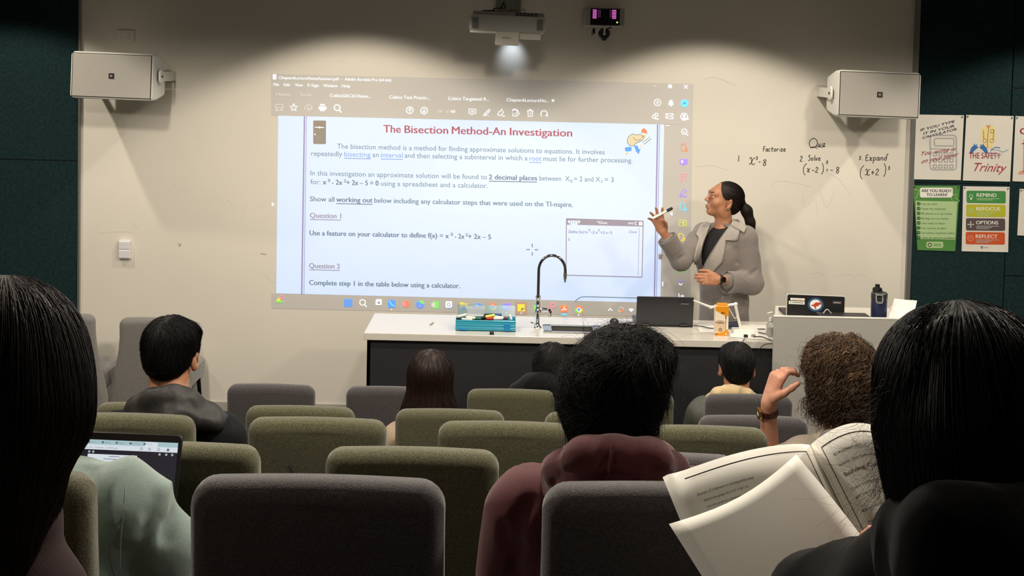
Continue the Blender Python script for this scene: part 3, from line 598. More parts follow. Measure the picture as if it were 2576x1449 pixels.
r = hroot('handwritten black marker question 2 Solve above bracketed x minus 2 cubed', 2065, 415); hand(r, [('numeral', '2.', 2012, 406, 8, 9), ('word', 'Solve', 2033, 404, 7, 8), ('expression', '(', 2018, 434, 12, 11), ('expression', 'x', 2029, 433, 10, 10), ('expression', '-2', 2041, 434, 9.5, 9), ('expression', ')', 2066, 433, 9, 11), ('expression', '3', 2077, 412, 7, 5), ('expression', '=', 2078, 433, 6.5, 9), ('expression', '-', 2088, 431, 9, 5), ('expression', '8', 2102, 436, 11, 10.5)])
r = hroot('handwritten black marker question 3 Expand above bracketed x plus 2 cubed', 2200, 415); hand(r, [('numeral', '3.', 2160, 402, 7, 6), ('word', 'Expand', 2177, 404, 9.3, 9), ('expression', '(', 2161, 443, 13, 13), ('expression', 'X', 2176, 441, 14, 14), ('expression', '+2', 2190, 440, 11.5, 10), ('expression', ')', 2222, 438, 10, 13), ('expression', '3', 2233, 427, 7, 5.5)])

# ================================================================== POSTERS
M_paper = mat('poster_paper', (226, 221, 210), 0.5, noise=(14, 0.03)); M_pin = mat('pin_head', (20, 20, 22), 0.3)
PY = WALL_Y-.029
def poster(label, C4, group='posters pinned on the teal panels', base=None):
    c = at(sum(p[0] for p in C4)/4, sum(p[1] for p in C4)/4, PY)
    r = empty('poster', label, 'poster', group, tuple(c)); g = G(); V = [at(x, y, PY-.0012) for x, y in C4]+[at(x, y, PY+.0012) for x, y in C4]
    g.add([v-c for v in V], [(0, 1, 2, 3), (7, 6, 5, 4), (0, 4, 5, 1), (1, 5, 6, 2), (2, 6, 7, 3), (3, 7, 4, 0)]); g.build('sheet', base or M_paper, r)
    for (x, y) in (C4[0], C4[1]):
        dx = 4 if x == C4[0][0] else -4
        if x+dx < 2574: G().ball(at(x+dx, y+4, PY-.006)-c, .0045, 8).build('pin', M_pin, r, smooth=True)
    return r, Sheet(plane_map(PY-.0015))
def fin(r, s):
    for o in s.build(r): o.location = -r.location
ink = lambda n, c: mat('print_'+n, c, 0.55)
I_nv = ink('navy', (52, 52, 82)); I_gr = ink('grey', (178, 177, 176)); I_rd = ink('maroon', (150, 48, 62)); I_rd2 = ink('crimson', (168, 48, 78)); I_lb = ink('coat_yellow', (236, 216, 150)); I_ln = ink('line_brown', (120, 90, 60)); I_bl = ink('glove_blue', (58, 110, 172)); I_pk = ink('salmon', (226, 160, 140))
I_g1 = ink('green', (82, 140, 66)); I_g2 = ink('pale_green', (176, 205, 150)); I_g3 = ink('dark_green', (38, 78, 50)); I_gm = ink('mid_green', (66, 142, 70)); I_ol = ink('lime', (184, 184, 40)); I_br = ink('brown_grey', (88, 74, 74)); I_or = ink('orange', (206, 86, 38)); I_wh = ink('white', (240, 238, 230)); I_bk = ink('black', (36, 34, 36)); I_sb = ink('pale_blue', (150, 175, 205))
r, s = poster('white poster with grey calculator outline reading If you type it in your calculator', [(2304.5, 288), (2425, 290), (2417, 453), (2299, 451)])
for b, x, y, w_ in (('IF YOU TYPE', 2316, 330, 86), ('IT IN YOUR', 2323, 339.3, 78), ('CALCULATOR', 2321, 349.5, 86)): s.text('slogan', b, x, y, w_, 6.3, I_nv, 3, -.26, .035, .1)
def rring(x0, y0, x1, y1, rr, w_, m, part='calculator_drawing', sl=.01):
    P = []
    for cx, cy, a0 in ((x1-rr, y1-rr, 0), (x0+rr, y1-rr, 1), (x0+rr, y0+rr, 2), (x1-rr, y0+rr, 3)):
        for i in range(5): t_ = PI/2*(a0+i/4); P.append((cx+rr*math.cos(t_), cy+rr*math.sin(t_)))
    P.append(P[0]); s.line(part, P, w_, m, 1)
rring(2340, 340, 2406, 427, 8, 3.6, I_gr); rring(2351, 348, 2400, 367, 3, 3.2, I_gr); s.line('calculator_drawing', [(2341, 374), (2405, 376)], 3, I_gr, 1)
for i in range(3):
    for j in range(4): rring(2348+j*13.8, 384+i*15.3, 2356+j*13.8, 392+i*15.3, 1, 3, I_gr)
s.text('slogan', 'You write it', 2318, 391, 86, 11, I_rd, 4, -.14, 0, .5); s.text('slogan', 'on your paper', 2318, 411, 94, 11, I_rd, 4, -.2, 0, .5); fin(r, s)
r, s = poster('white poster with yellow lab coat reading The Safety Trinity', [(2431, 289), (2550, 292), (2541, 457), (2422, 454)])
s.poly('coat_drawing', [(2479, 316), (2494, 316), (2503, 321), (2506, 355), (2500, 356), (2498, 340), (2498, 373), (2472, 372), (2474, 340), (2470, 356), (2465, 354), (2471, 320)], I_lb, 1); s.poly('coat_drawing', [(2482, 315), (2492, 315), (2487, 323)], I_pk, 2)
for P in ([(2487, 322), (2485, 345), (2484, 372)], [(2474, 328), (2475, 350)], [(2500, 326), (2499, 350)], [(2482, 315), (2487, 323), (2492, 315)]): s.line('coat_drawing', P, 1.1, I_ln, 3)
for cx, cy in ((2478, 354), (2495, 354), (2496, 330)): s.disc('coat_drawing', cx, cy, 5, I_ln, 3, hole=4.2)
for dx in (0, 1):
    o_ = 2447 if not dx else 2478; sg = 1 if not dx else -1
    s.poly('glove_drawing', [(o_-8*sg, 385), (o_-4*sg, 372), (o_+2*sg, 366), (o_+5*sg, 360), (o_+6*sg, 366), (o_+12*sg, 362), (o_+10*sg, 368), (o_+15*sg, 370), (o_+10*sg, 374), (o_+4*sg, 379), (o_-2*sg, 388)], I_bl, 2)
s.line('glasses_drawing', [(2493, 377), (2493, 384), (2505, 392), (2518, 390), (2524, 382), (2510, 377), (2493, 377)], 1.6, I_sb, 3); s.line('glasses_drawing', [(2493, 377), (2505, 370), (2516, 372)], 1.8, I_bl, 3); s.line('glasses_drawing', [(2524, 382), (2537, 376)], 1.8, I_sb, 3)
s.text('title', 'THE SAFETY', 2438, 398, 79, 15.5, I_rd2, 4, .01, .012); s.text('title', 'Trinity', 2451, 430, 82, 22, I_rd2, 4, .03, .01, .45); fin(r, s)
r, s = poster('white poster cut by the right picture edge with red lettering and salmon stand drawing', [(2555, 292), (2675, 296), (2668, 460), (2547, 456)])
s.text('title', 'OOPS', 2566, 337, 70, 16, I_rd, 3, .02, .03); s.poly('stand_drawing', [(2574, 352), (2583, 352), (2583, 432), (2573, 432)], I_pk, 1); s.poly('stand_drawing', [(2562, 434), (2566, 430), (2596, 430), (2600, 439), (2561, 438)], I_pk, 1); s.line('stand_drawing', [(2568, 361), (2590, 362)], 3, I_pk, 1); fin(r, s)
r, s = poster('green checklist poster reading Are you ready to learn?', [(2297, 466.5), (2415, 467), (2403, 632), (2308, 629)], base=I_g1)
s.poly('list_box', [(2303, 505), (2408, 507), (2403, 603), (2310, 601), (2305, 560)], I_g2, 1); s.rect('title_box', 2314, 472, 2397, 497, I_wh, 2, r=5); s.text('title', 'ARE YOU READY', 2318, 483, 76, 7.5, I_bk, 3, .01, .03); s.text('title', 'TO LEARN?', 2331, 493, 52, 7.5, I_bk, 3, .01, .03)
for i, (b, x1) in enumerate((('I am on time', 2357), ('I have my materials', 2379), ('My phone is in my locker', 2396), ('My bag is in my locker', 2387), ('I am ready to listen', 2377), ('I am curious to learn', 2381), ('I am kind to myself and others', 2402), ('I strive for personal excellence', 2402))):
    y = 513.5+i*12.15; s.rect('tick_box', 2307, y-5, 2315, y+3, I_g3, 2, r=1.5); s.line('tick_box', [(2309, y-1.2), (2310.8, y+1), (2313.6, y-3.4)], 1.2, I_g2, 3); s.text('list_item', b, 2317, y+1.6, x1-2317, 5, I_g3, 2, .01, .012)
s.rect('badge', 2330, 608, 2373, 624, I_g2, 2, r=5); s.disc('badge', 2339, 616, 5.5, I_br, 3, hole=3.4); s.line('badge', [(2348, 614), (2368, 614.5)], 1.6, I_g1, 3); s.line('badge', [(2348, 618), (2368, 618.5)], 1.6, I_g1, 3)
s.disc('clock_drawing', 2404, 500, 11, I_g2, 2, hole=9.8, a0=.3, a1=5.2); s.line('clock_drawing', [(2404, 493), (2405, 500), (2410, 502)], 1.4, I_g2, 2); s.line('pencil_drawing', [(2300, 476), (2312, 479), (2305, 498), (2301, 499)], 1.4, I_g2, 2); fin(r, s)
r, s = poster('white poster of four coloured bars reading Remind, Refocus, Options, Reflect', [(2423, 468.5), (2540, 470), (2536, 634.5), (2419, 632)])
for i, (b, m, x1) in enumerate((('REMIND', I_gm, 2507), ('REFOCUS', I_ol, 2516), ('OPTIONS', I_br, 2511), ('REFLECT', I_or, 2509))):
    x0 = 2431.5-.7*i; y0 = 479.5+34.6*i; s.rect('bar', x0, y0, x0+98.5, y0+31, m, 1, r=4, sl=.012); s.text('bar_title', b, x0+25.5, y0+15.5, x1-x0-25.5, 9.5, I_wh, 2, .012, .035)
    for j in range(2+(i > 0)): s.line('bar_small_text', [(x0+25.5, y0+20+j*3.3), (x0+(83 if j == 0 else 74-j*8), y0+20.4+j*3.3)], 1.5, m if i == 1 and j == 9 else I_g2 if i < 2 else I_gr, 2)
    if i == 0: s.disc('bar_icon', x0+11.5, y0+14, 4.6, I_wh, 2, hole=3.6); s.rect('bar_icon', x0+9.5, y0+19, x0+13.5, y0+23, I_wh, 2)
    if i == 1: s.disc('bar_icon', x0+11.5, y0+16, 6.5, I_g2, 2, hole=5.2); s.disc('bar_icon', x0+11.5, y0+16, 3, I_g2, 2, hole=1.8); s.line('bar_icon', [(x0+11.5, y0+16), (x0+19, y0+9)], 1.3, I_g2, 3)
    if i == 2:
        for dx, dy in ((0, -1), (1, 0), (0, 1), (-1, 0)): s.line('bar_icon', [(x0+12, y0+16), (x0+12+8*dx, y0+16+8*dy)], 1.5, I_wh, 2); s.poly('bar_icon', [(x0+12+9*dx, y0+16+9*dy), (x0+12+6*dx+2.5*dy, y0+16+6*dy+2.5*dx), (x0+12+6*dx-2.5*dy, y0+16+6*dy-2.5*dx)], I_wh, 2)
    if i == 3: s.disc('bar_icon', x0+12, y0+16, 7.6, I_pk, 2, hole=6.2); s.disc('bar_icon', x0+12, y0+16, 4, I_pk, 2, hole=2.8, n=4)
s.disc('badge', 2470, 622, 2.8, I_bk, 2, hole=1.6); s.line('badge', [(2475, 622), (2486, 622.3)], 2, I_gr, 2); fin(r, s)
r, s = poster('small white sheet with pale green corner at the right picture edge', [(2565, 475), (2690, 480), (2684, 597), (2559, 592)])
s.poly('corner_print', [(2572, 477), (2620, 478), (2620, 492), (2580, 486)], I_g2, 1); fin(r, s)
# ================================================================== LOUDSPEAKERS, PROJECTOR, WALL BOXES
M_white = mat('white_plastic', (222, 220, 212), 0.45); M_grey = mat('warm_grey_plastic', (150, 148, 142), 0.5); M_black = mat('black_plastic', (22, 22, 24), 0.4); M_rub = mat('black_rubber', (18, 18, 19), 0.7)
M_chrome = mat('chrome', (225, 226, 228), 0.07, metal=1.0); M_steel = mat('brushed_steel', (170, 168, 162), 0.3, metal=0.9, noise=(8, .08, (1, 30, 1)))
M_emb = mat('emblem_grey', (150, 140, 140), .5)
def grille_mat():
    m = mat('perforated_grille', (176, 171, 163), 0.5); nt = m.node_tree; N = nt.nodes; L = nt.links; b = N['Principled BSDF']
    tc = N.new('ShaderNodeTexCoord'); v = N.new('ShaderNodeTexVoronoi'); v.inputs['Scale'].default_value = 210; v.inputs['Randomness'].default_value = 0.12; L.new(tc.outputs['Object'], v.inputs['Vector'])
    r = N.new('ShaderNodeMapRange'); r.inputs[1].default_value = .18; r.inputs[2].default_value = .42; r.inputs[3].default_value = .45; r.inputs[4].default_value = 1
    L.new(v.outputs['Distance'], r.inputs[0]); mx = N.new('ShaderNodeMix'); mx.data_type = 'RGBA'; mx.blend_type = 'MULTIPLY'; mx.inputs[0].default_value = 1; mx.inputs[6].default_value = b.inputs['Base Color'].default_value[:]
    L.new(r.outputs[0], mx.inputs[7]); L.new(mx.outputs[2], b.inputs['Base Color']); return m
M_gr = grille_mat()
def speaker(label, cpx, cpy, side):
    Yf = 7.52; c = at(cpx, cpy, Yf); R = rot(math.radians(-2.0), math.radians(1.0), math.radians(2.2*side)); r = empty('wall_speaker', label, 'speaker', 'white wall speakers at the upper corners of the writing wall', tuple(c))
    W, H, D = .505, .288, .25
    # cabinet: front slab then sides tapering to the back
    g = G(); prof = [(-.0, .96), (.018, 1.0), (.10, .985), (D*.8, .86), (D, .78)]; V = []
    for d, k in prof:
        hw, hh, rr = W/2*(1 if d < .2 else .985), H/2*k, .02
        for cx, cz, a0 in ((hw-rr, hh-rr, 0), (-hw+rr, hh-rr, 1), (-hw+rr, -hh+rr, 2), (hw-rr, -hh+rr, 3)):
            for i in range(5): t = PI/2*(a0+i/4); V.append((cx+rr*math.cos(t), d, cz+rr*math.sin(t)))
    n = 20; Fs = [(j*n+i, (j+1)*n+i, (j+1)*n+(i+1) % n, j*n+(i+1) % n) for j in range(4) for i in range(n)]+[tuple(range(n)), tuple(range(5*n-1, 4*n-1, -1))]
    g.add(np.array(V)@R.T, Fs); g.build('cabinet', M_white, r, smooth=35)
    G().box((0, .001, 0), (W-.012, .004, H-.020), m=0).build('grille_gap', M_black, r).matrix_local = Matrix(R.tolist()).to_4x4()
    o = G().box((0, 0, 0), (W-.022, .006, H-.028)).build('grille', M_gr, r, bevel=.002); o.matrix_local = Matrix.Translation((R@np.array([0, -.002, 0])).tolist())@Matrix(R.tolist()).to_4x4()
    o = G().box((0, 0, 0), (.032, .004, .032)).build('badge', M_black, r, bevel=.001); o.matrix_local = Matrix.Translation((R@np.array([-.003*0, -.007, 0])).tolist())@Matrix(R.tolist()).to_4x4()
    s = Sheet(lambda u, v, l: R@np.array([u, -.0092-.0003*l, -v])); s.rect('badge_emblem', -.008, -.007, .007, .008, M_emb, 0); s.text('badge_emblem', 'JBL', -.007, .006, .013, .006, M_black, 1); s.build(r, .01)
    # U bracket on the side nearest the screen, fixed to the wall
    g = G(); xs = side*(W/2+.022)*-1 if False else -side*(W/2+.020)
    g.rbox((xs, .10, 0), (.012, .075, .085), .03, axis=0); g.box((xs, .10+(WALL_Y-Yf-.10)/2, 0), (.006, WALL_Y-Yf-.10, .06)); g.box((0, D+(WALL_Y-Yf-D)*.75, 0), (W+.046, .006, .06)); g.box((-xs, .10+(WALL_Y-Yf-.10)/2, 0), (.006, WALL_Y-Yf-.10, .06))
    g.box((0, WALL_Y-Yf-.045, 0), (.12, .088, .12)); g.build('bracket', M_white, r, bevel=.002)
    G().lathe((xs-side*.008, .10, 0), [(.007, -.004), (.007, .004)], 10, R=rot(0, PI/2, 0)).build('bracket_screw', M_black, r)
speaker('white wall speaker at the upper left, over the edge of the teal panel', 281, 191, -1)
speaker('white wall speaker at the upper right, above the pinned posters', 2212, 238, 1)

# projector on its wall arm
Yf = 7.36; c = at(1277, 60, Yf); sc = (Yf/F)
r = empty('projector', 'grey short-throw projector on a wall arm above the projected screen', 'projector', loc=tuple(c)); R = rot(0, ROLL*.9, 0)
def L3(px, py, Y): return R.T@(at(px, py, Y)-c)*1.0
o = G().rbox((0, .14, 0), (.455, .28, .098), .016, R=R, axis=1).build('body', mat('projector_grey', (172, 171, 166), .5), r, smooth=35)
G().rbox((.005, .17, .058), (.43, .22, .03), .01, R=R, axis=1).build('rear_cover', M_grey, r, smooth=35)
for x in (-.193, .193): G().box(R@np.array([x, -.002, .0]), (.036, .006, .064), R=R).build('intake_grille', mat('grille_grey', (110, 108, 104), .6), r, bevel=.001)
for i in range(6): 
    for j in range(2): G().box(R@np.array([.055+i*.0225, .058, .0665-j*.012]), (.018, .004, .007), R=R).build('vent_slot', M_black, r)
M_beige = mat('beige_plastic', (205, 201, 188), .5)
G().rbox(R@np.array([0, .05, -.085]), (.142, .09, .085), .006, R=R, axis=1).build('lens_hood', M_beige, r, smooth=35)
G().rbox(R@np.array([.138, .06, -.066]), (.126, .09, .042), .005, R=R, axis=1).build('side_cover', M_beige, r, smooth=35)
G().box(R@np.array([-.145, .03, -.053]), (.155, .06, .012), R=R).build('lower_lip', M_white, r, bevel=.002)
s = Sheet(lambda u, v, l: R@np.array([u, .0045-.0004*l, -v])); s.text('lettering', 'EPSON', -.028, .088, .052, .009, M_dark, 1); s.build(r, .02)
g = G(); g.rbox((.0, .26, .12), (.07, .10, .10), .02, axis=2); g.box((.0, .42, .20), (.06, .40, .05)); g.box((0, WALL_Y-Yf-.02, .19), (.16, .03, .22)); g.box((-.01, .2, .083), (.16, .12, .008))
for x in (-.07, .06, .10): g.tube([(x, .1, .07), (x, .1, .09)], .003); g.tube([(x, .1, .09), (0, .2, .092)], .003)
g.build('wall_arm', M_steel, r)
g = G(); g.tube(smooth_path([(-.145, .1, .05), (-.155, .1, .075), (-.12, .12, .08), (-.06, .16, .085), (-.03, .2, .13), (-.01, .3, .18)]), .005, 6); g.tube(smooth_path([(-.11, .1, .06), (-.08, .12, .095), (-.03, .18, .10), (0, .26, .16)]), .004, 6); g.build('cable', M_rub, r, smooth=True)

# interactive sensor box with the ball camera under it
Yf = 7.72; c = at(1521, 43, Yf); r = empty('sensor_box', 'grey wall box with dark window and small pink lights, right of the projector', 'sensor box', loc=tuple(c))
G().rbox((0, .1, 0), (.245, .22, .116), .012, axis=1).build('housing', mat('box_grey', (160, 158, 150), .5), r, smooth=35)
G().box((.002, -.012, .001), (.182, .004, .102)).build('window', mat('smoked_glass', (30, 28, 32), .15), r, bevel=.002)
M_led = mat('pink_led', (200, 120, 190), .5, emit=(230, 110, 205), es=.8); M_ld2 = mat('dim_violet_led', (90, 50, 90), .5, emit=(90, 45, 90), es=.8)
for x0 in (-.072, .050):
    for j in range(6):
        for i in range(3): G().box((x0+i*.0085, -.0155, .042-j*.0098), (.0062, .003, .0068)).build('indicator_light', M_led, r)
for j in range(5):
    for i in range(4): G().box((-.040+i*.010 if i < 2 else .014+i*.010-.0, -.015, .040-j*.0098), (.006, .002, .0065)).build('indicator_light', M_ld2, r)
G().ball((.078, -.016, -.032), .0055, 8).build('power_light', mat('green_led', (200, 230, 120), .5, emit=(200, 235, 110), es=1.2), r)
R = rot(0, 0, 0); cc = at(1520, 85, Yf)-c
g = G(); g.lathe(cc, [(.002, -.018), (.03, -.016), (.037, -.006), (.037, .006), (.03, .014), (.002, .016)], 24, R=rot(PI/2, 0, 0)); g.box(cc+np.array([0, 0, -.036]), (.028, .02, .012)); g.tube([cc+(.02, 0, .03), cc+(.045, .01, .045)], .004); g.build('ball_camera', M_black, r, smooth=40)
G().lathe(cc+np.array([0, -.018, 0]), [(.002, -.004), (.009, -.003), (.009, .003)], 14, R=rot(PI/2, 0, 0)).build('camera_lens', M_white, r); G().box(cc+np.array([0, -.012, .028]), (.012, .008, .034)).build('camera_stem', M_white, r, bevel=.001)
d = at(1494, 78, Yf)-c; g = G(); g.box(d, (.014, .014, .034)); g.tube(smooth_path([d+(-.002, 0, -.014), d+(-.008, 0, -.026), d+(-.013, 0, -.02), d+(-.010, 0, .0), d+(-.004, 0, .012)]), .0018, 5); g.build('cable_plug', M_rub, r)

# power outlet and wall switch
c = at(317, 91, WALL_Y); r = empty('power_outlet', 'white double power outlet high on the wall above the left speaker', 'outlet', loc=tuple(c)); G().box((0, -.006, 0), (.114, .012, .076)).build('face_plate', M_wall, r, bevel=.003)
for x in (-.026, .024):
    for a, dx in ((.5, -.007), (-.5, .007)): G().box((x+dx, -.0125, -.004), (.0025, .002, .009), R=rot(0, a, 0)).build('socket_slot', M_grey, r)
    G().box((x, -.0125, -.018), (.0025, .002, .009)).build('socket_slot', M_grey, r); G().box((x-.004, -.0135, .020), (.012, .004, .016)).build('rocker', M_white, r, bevel=.001)
c = at(316, 627, WALL_Y); r = empty('light_switch', 'white wall switch plate with two rockers at the left of the screen', 'switch', loc=tuple(c)); M_sw = mat('switch_white', (226, 224, 226), .4)
G().box((0, -.014, .0), (.076, .028, .116)).build('face_plate', M_sw, r, bevel=.003)
for z in (.030, -.028): G().box((0, -.030, z), (.066, .006, .046), R=rot(.04, 0, 0)).build('rocker', M_sw, r, bevel=.001)

# ================================================================== SEATS
M_green = mat('green_upholstery', (80, 78, 54), 0.95, weave=(420, .55), sheen=.3); M_greyf = mat('grey_upholstery', (68, 63, 65), 0.95, weave=(420, .5), sheen=.3); M_litgrey = mat('lamplit_grey_upholstery', (128, 124, 120), 0.95, weave=(420, .35), sheen=.3); M_leg = mat('chair_leg_black', (24, 24, 25), .35, metal=.6)  # wall chairs' cloth: lamplight put into the colour as a lighter grey
def back_mesh(hb, wt, wb, m, root, th=.085, z0=.28):
    """upholstered back: rounded outline, rolled top edge, soft rear face; local base at z=0, rear face at y=0"""
    g = G(); V = []; r = .045
    # outline of the rear view, from lower left over the top to lower right
    P = []
    for i in range(9): z = z0+(hb-r-z0)*i/8; t = min(1, max(0, (z-z0-.06)/(hb*.86-z0-.06))); t = t*t*(3-2*t); P.append((-(wb+(wt-wb)*t)/2, z))
    for i in range(1, 7): a = PI-PI/2*i/6; P.append((-wt/2+r+r*math.cos(a), hb-r+r*math.sin(a)))
    for i in range(1, 8): P.append((-wt/2+r+(wt-2*r)*i/8, hb+.004*math.sin(PI*i/8)))
    P += [(-x, z) for x, z in P[:15][::-1]]; P = np.array(P); n = len(P); c0 = np.array([0, hb*.62])
    e = th/2; sec = [(0, -.034), (.005, -.016), (.018, -.003), (.036, 0), (th-.030, 0), (th-.012, -.006), (th-.002, -.018), (th, -.040)]
    d = P-np.array([0, hb-.2]); T = np.gradient(P, axis=0); T /= np.linalg.norm(T, axis=1)[:, None]; Nn = np.stack([-T[:, 1], T[:, 0]], 1)
    for y, q in sec:
        off = P+Nn*q*1.0; lean = (off[:, 1]-z0)*.06
        V.append(np.stack([off[:, 0], y-lean+.03, off[:, 1]], 1))
    V = np.concatenate(V); K = len(sec); Fs = [(j*n+i, j*n+i+1, (j+1)*n+i+1, (j+1)*n+i) for j in range(K-1) for i in range(n-1)]
    # closed faces, swollen slightly in the middle with strips between mirrored outline points
    for j, sgn in ((0, -1), (K-1, 1)):
        h = n//2; off = j*n
        mid = []
        for i in range(h):
            a, b = V[off+i], V[off+n-1-i]; mid.append((a+b)/2+np.array([0, sgn*.006, 0]))
        m0 = len(V); mid = [p-np.array([0, sgn*.006*(1-min(1, max(0, (i-8)/8))), 0]) for i, p in enumerate(mid[::-1])][::-1]; V = np.concatenate([V, mid])
        for i in range(h-1):
            f1 = (off+i, off+i+1, m0+i+1, m0+i); f2 = (m0+i, m0+i+1, off+n-2-i, off+n-1-i)
            Fs += [f1[::-1], f2[::-1]] if sgn < 0 else [f1, f2]
        ft = (off+h-1, off+h if n % 2 else off+h, m0+h-1); Fs.append(ft[::-1] if sgn < 0 else ft)
        if n % 2: Fs.append((off+h, off+h+1, m0+h-1)[::-1] if sgn < 0 else (off+h, off+h+1, m0+h-1))
    # underside
    Fs.append(tuple(j*n for j in range(K))[::-1]); 
    g.add(V, Fs); return g.build('backrest', m, root, smooth=50)
def make_chair(m, hb, seat_h=.42, wt=.43, wb=.46, z0=.28):
    r = bpy.data.objects.new('lecture_chair', None); COL.objects.link(r); r.empty_display_size = .1
    back_mesh(hb, wt, wb, m, r, z0=z0)
    G().rbox((0, .29, seat_h-.06), (.46, .42, .12), .05, axis=2, n=5).build('seat', m, r, smooth=40)
    for sx in (-1, 1):
        for y in (.10, .44): G().tube([(sx*.19, y, seat_h-.11), (sx*.21, y+(.03 if y > .3 else -.03), 0.0)], [.014, .011], 10).build('leg', M_leg, r, smooth=40)
    return r
FZ = {k: ROWS[k][2] for k in ROWS}
protos = {}
def chair(row, x0, x1, ytop, m, label, group):
    Yb, _, fz = ROWS[row]; px = (x0+x1)/2; top = at(px, ytop+3, Yb+.02); hb = round(top[2]-fz, 2); key = (row, m.name)
    if key not in protos: protos[key] = make_chair(m, ROWS[row][1]-fz, .42 if row != 'D' else .38); o = protos[key]
    else: o = copy_tree(protos[key])
    o.location = (top[0], Yb, fz); tag(o, label, 'chair', group); return o
GP = 'upholstered chairs in the rows of the lecture room'
rows = {
 'Z': [(-424, 248, 1225, M_green, 'green chair nearest the camera at lower left, behind the mint sweatshirt'), (463, 1135, 1238, M_greyf, 'large dark grey chair nearest the camera, empty, lower centre-left'), (1350, 2022, 1250, M_greyf, 'dark grey chair nearest the camera, right behind the maroon hoodie')],
 'A': [(209, 656, 1133, M_green, 'green chair just right of the open laptop on the lap'), (813, 1260, 1155, M_green, 'empty green chair beside the left sleeve of the maroon hoodie'), (1417, 1864, 1163, M_greyf, 'grey chair mostly hidden in front of the maroon hoodie and the booklet'), (2021, 2468, 1176, M_greyf, 'grey chair hidden behind the open booklet')],
 'B': [(131, 495, 1062, M_green, 'green chair behind the back of the boy in the black jacket'), (615, 980, 1070, M_green, 'green chair with a dark slit in its rear cover'), (1095, 1458, 1083, M_green, 'green chair left of the maroon hoodie, half hidden by the black hair'), (1575, 1940, 1098, M_green, 'green chair right of the maroon hoodie, before the raised forearm'), (2055, 2420, 1108, M_greyf, 'grey chair of the curly haired student, behind the booklet')],
 'C': [(238, 515, 1036, M_green, 'green chair just before the black jacket, only its left top showing'), (615, 893, 1040, M_green, 'green chair whose top edge shows above the chair with the slit'), (993, 1270, 1045, M_green, 'green chair behind the student with long reddish hair'), (1370, 1647, 1055, M_green, 'green chair peeping out left of the tousled black hair'), (1757, 2035, 1067, M_greyf, 'grey chair seen as a low strip behind the watch wrist')],
 'D': [(568, 792, 983, M_greyf, 'grey front-row chair standing alone by the pale wall'), (868, 1092, 988, M_greyf, 'grey front-row chair left of the long reddish hair'), (1175, 1396, 995, M_green, 'green front-row chair behind the black hoodie'), (1475, 1698, 1003, M_green, 'green front-row chair mostly hidden behind the tousled black hair'), (1773, 1997, 1010, M_greyf, 'grey front-row chair behind the beige hood')]}
for k in 'DCBAZ':
    for x0, x1, yt, m, lb in rows[k]:
        o = chair(k, x0, x1, yt, m, lb, GP)
        if 'dark slit' in lb:
            p = at(738, 1190, ROWS['B'][0])-np.array(o.location); s = Sheet(lambda u, v, l: at(u, v, ROWS['B'][0]+.004)-np.array(o.location)-np.array([0, .0, 0]))
            g = G(); a, b_ = at(727, 1171, 3.728)-np.array(o.location), at(752, 1213, 3.728)-np.array(o.location); g.tube([a, (a+b_)/2, b_], [.003, .008, .004], 6); g.build('cover_slit', M_dark, o)
# two grey chairs against the wall at the left, lamplight put into their colour, facing the room
def wall_chair(cx, topy, Y, wpx, rz, label):
    top = at(cx, topy+2, Y); r = make_chair(M_litgrey, float(top[2]), .42, wpx*Y/F, wpx*Y/F+.15, .12); r.location = (top[0], Y, 0); r.rotation_euler = (0, 0, rz); tag(r, label, 'chair', 'lamplit chairs against the wall at the left')
wall_chair(375, 801, 7.42, 156, 0.0, 'lamplit grey chair against the wall, right one of two, behind the black haired boy')
wall_chair(155, 790, 7.36, 160, .0, 'lamplit grey chair against the wall, left one of two, beside the teal panel')
# ================================================================== COUNTER
M_top = mat('white_laminate', (214, 209, 200), 0.16, noise=(70, .03), spec=.5); M_cab = mat('charcoal_laminate', (42, 42, 45), 0.45, noise=(30, .08)); M_lec = mat('lectern_laminate', (176, 172, 165), 0.5, noise=(60, .03))
CY0, CY1, CZ = 6.75, 7.28, .853; x0 = at(915, 846, CY0)[0]; x1 = 1.78
sk0 = on_z(1371, 812, CZ); sk1 = on_z(1480, 827, CZ); sx0, sx1, sy0, sy1 = sk0[0]+.01, sk0[0]+.29, 6.86, 7.04
r = empty('counter_cabinet', 'charcoal counter cabinet along the front of the room under the white worktop', 'cabinet', loc=((x0+x1)/2, (CY0+CY1)/2, 0)); cx = (x0+x1)/2; W = x1-x0-.03
G().box((0, -.22, .41), (W, .02, .80)).build('front_panel', M_cab, r, bevel=.001); G().box((-W/2+.01, 0, .41), (.02, .46, .80)).build('side_panel', M_cab, r, bevel=.001); G().box((W/2-.01, 0, .41), (.02, .46, .80)).build('side_panel', M_cab, r, bevel=.001)
for i in range(4): 
    d = G().box((-W/2+W*(i+.5)/4, .235, .43), (W/4-.01, .018, .74)).build('door', M_cab, r, bevel=.001); G().tube([(-W/2+W*(i+.5)/4+W/10, .25, .62), (-W/2+W*(i+.5)/4+W/10, .25, .74)], .005).build('handle', M_steel, d)
G().box((0, .0, .03), (W-.06, .40, .06)).build('plinth', M_black, r)
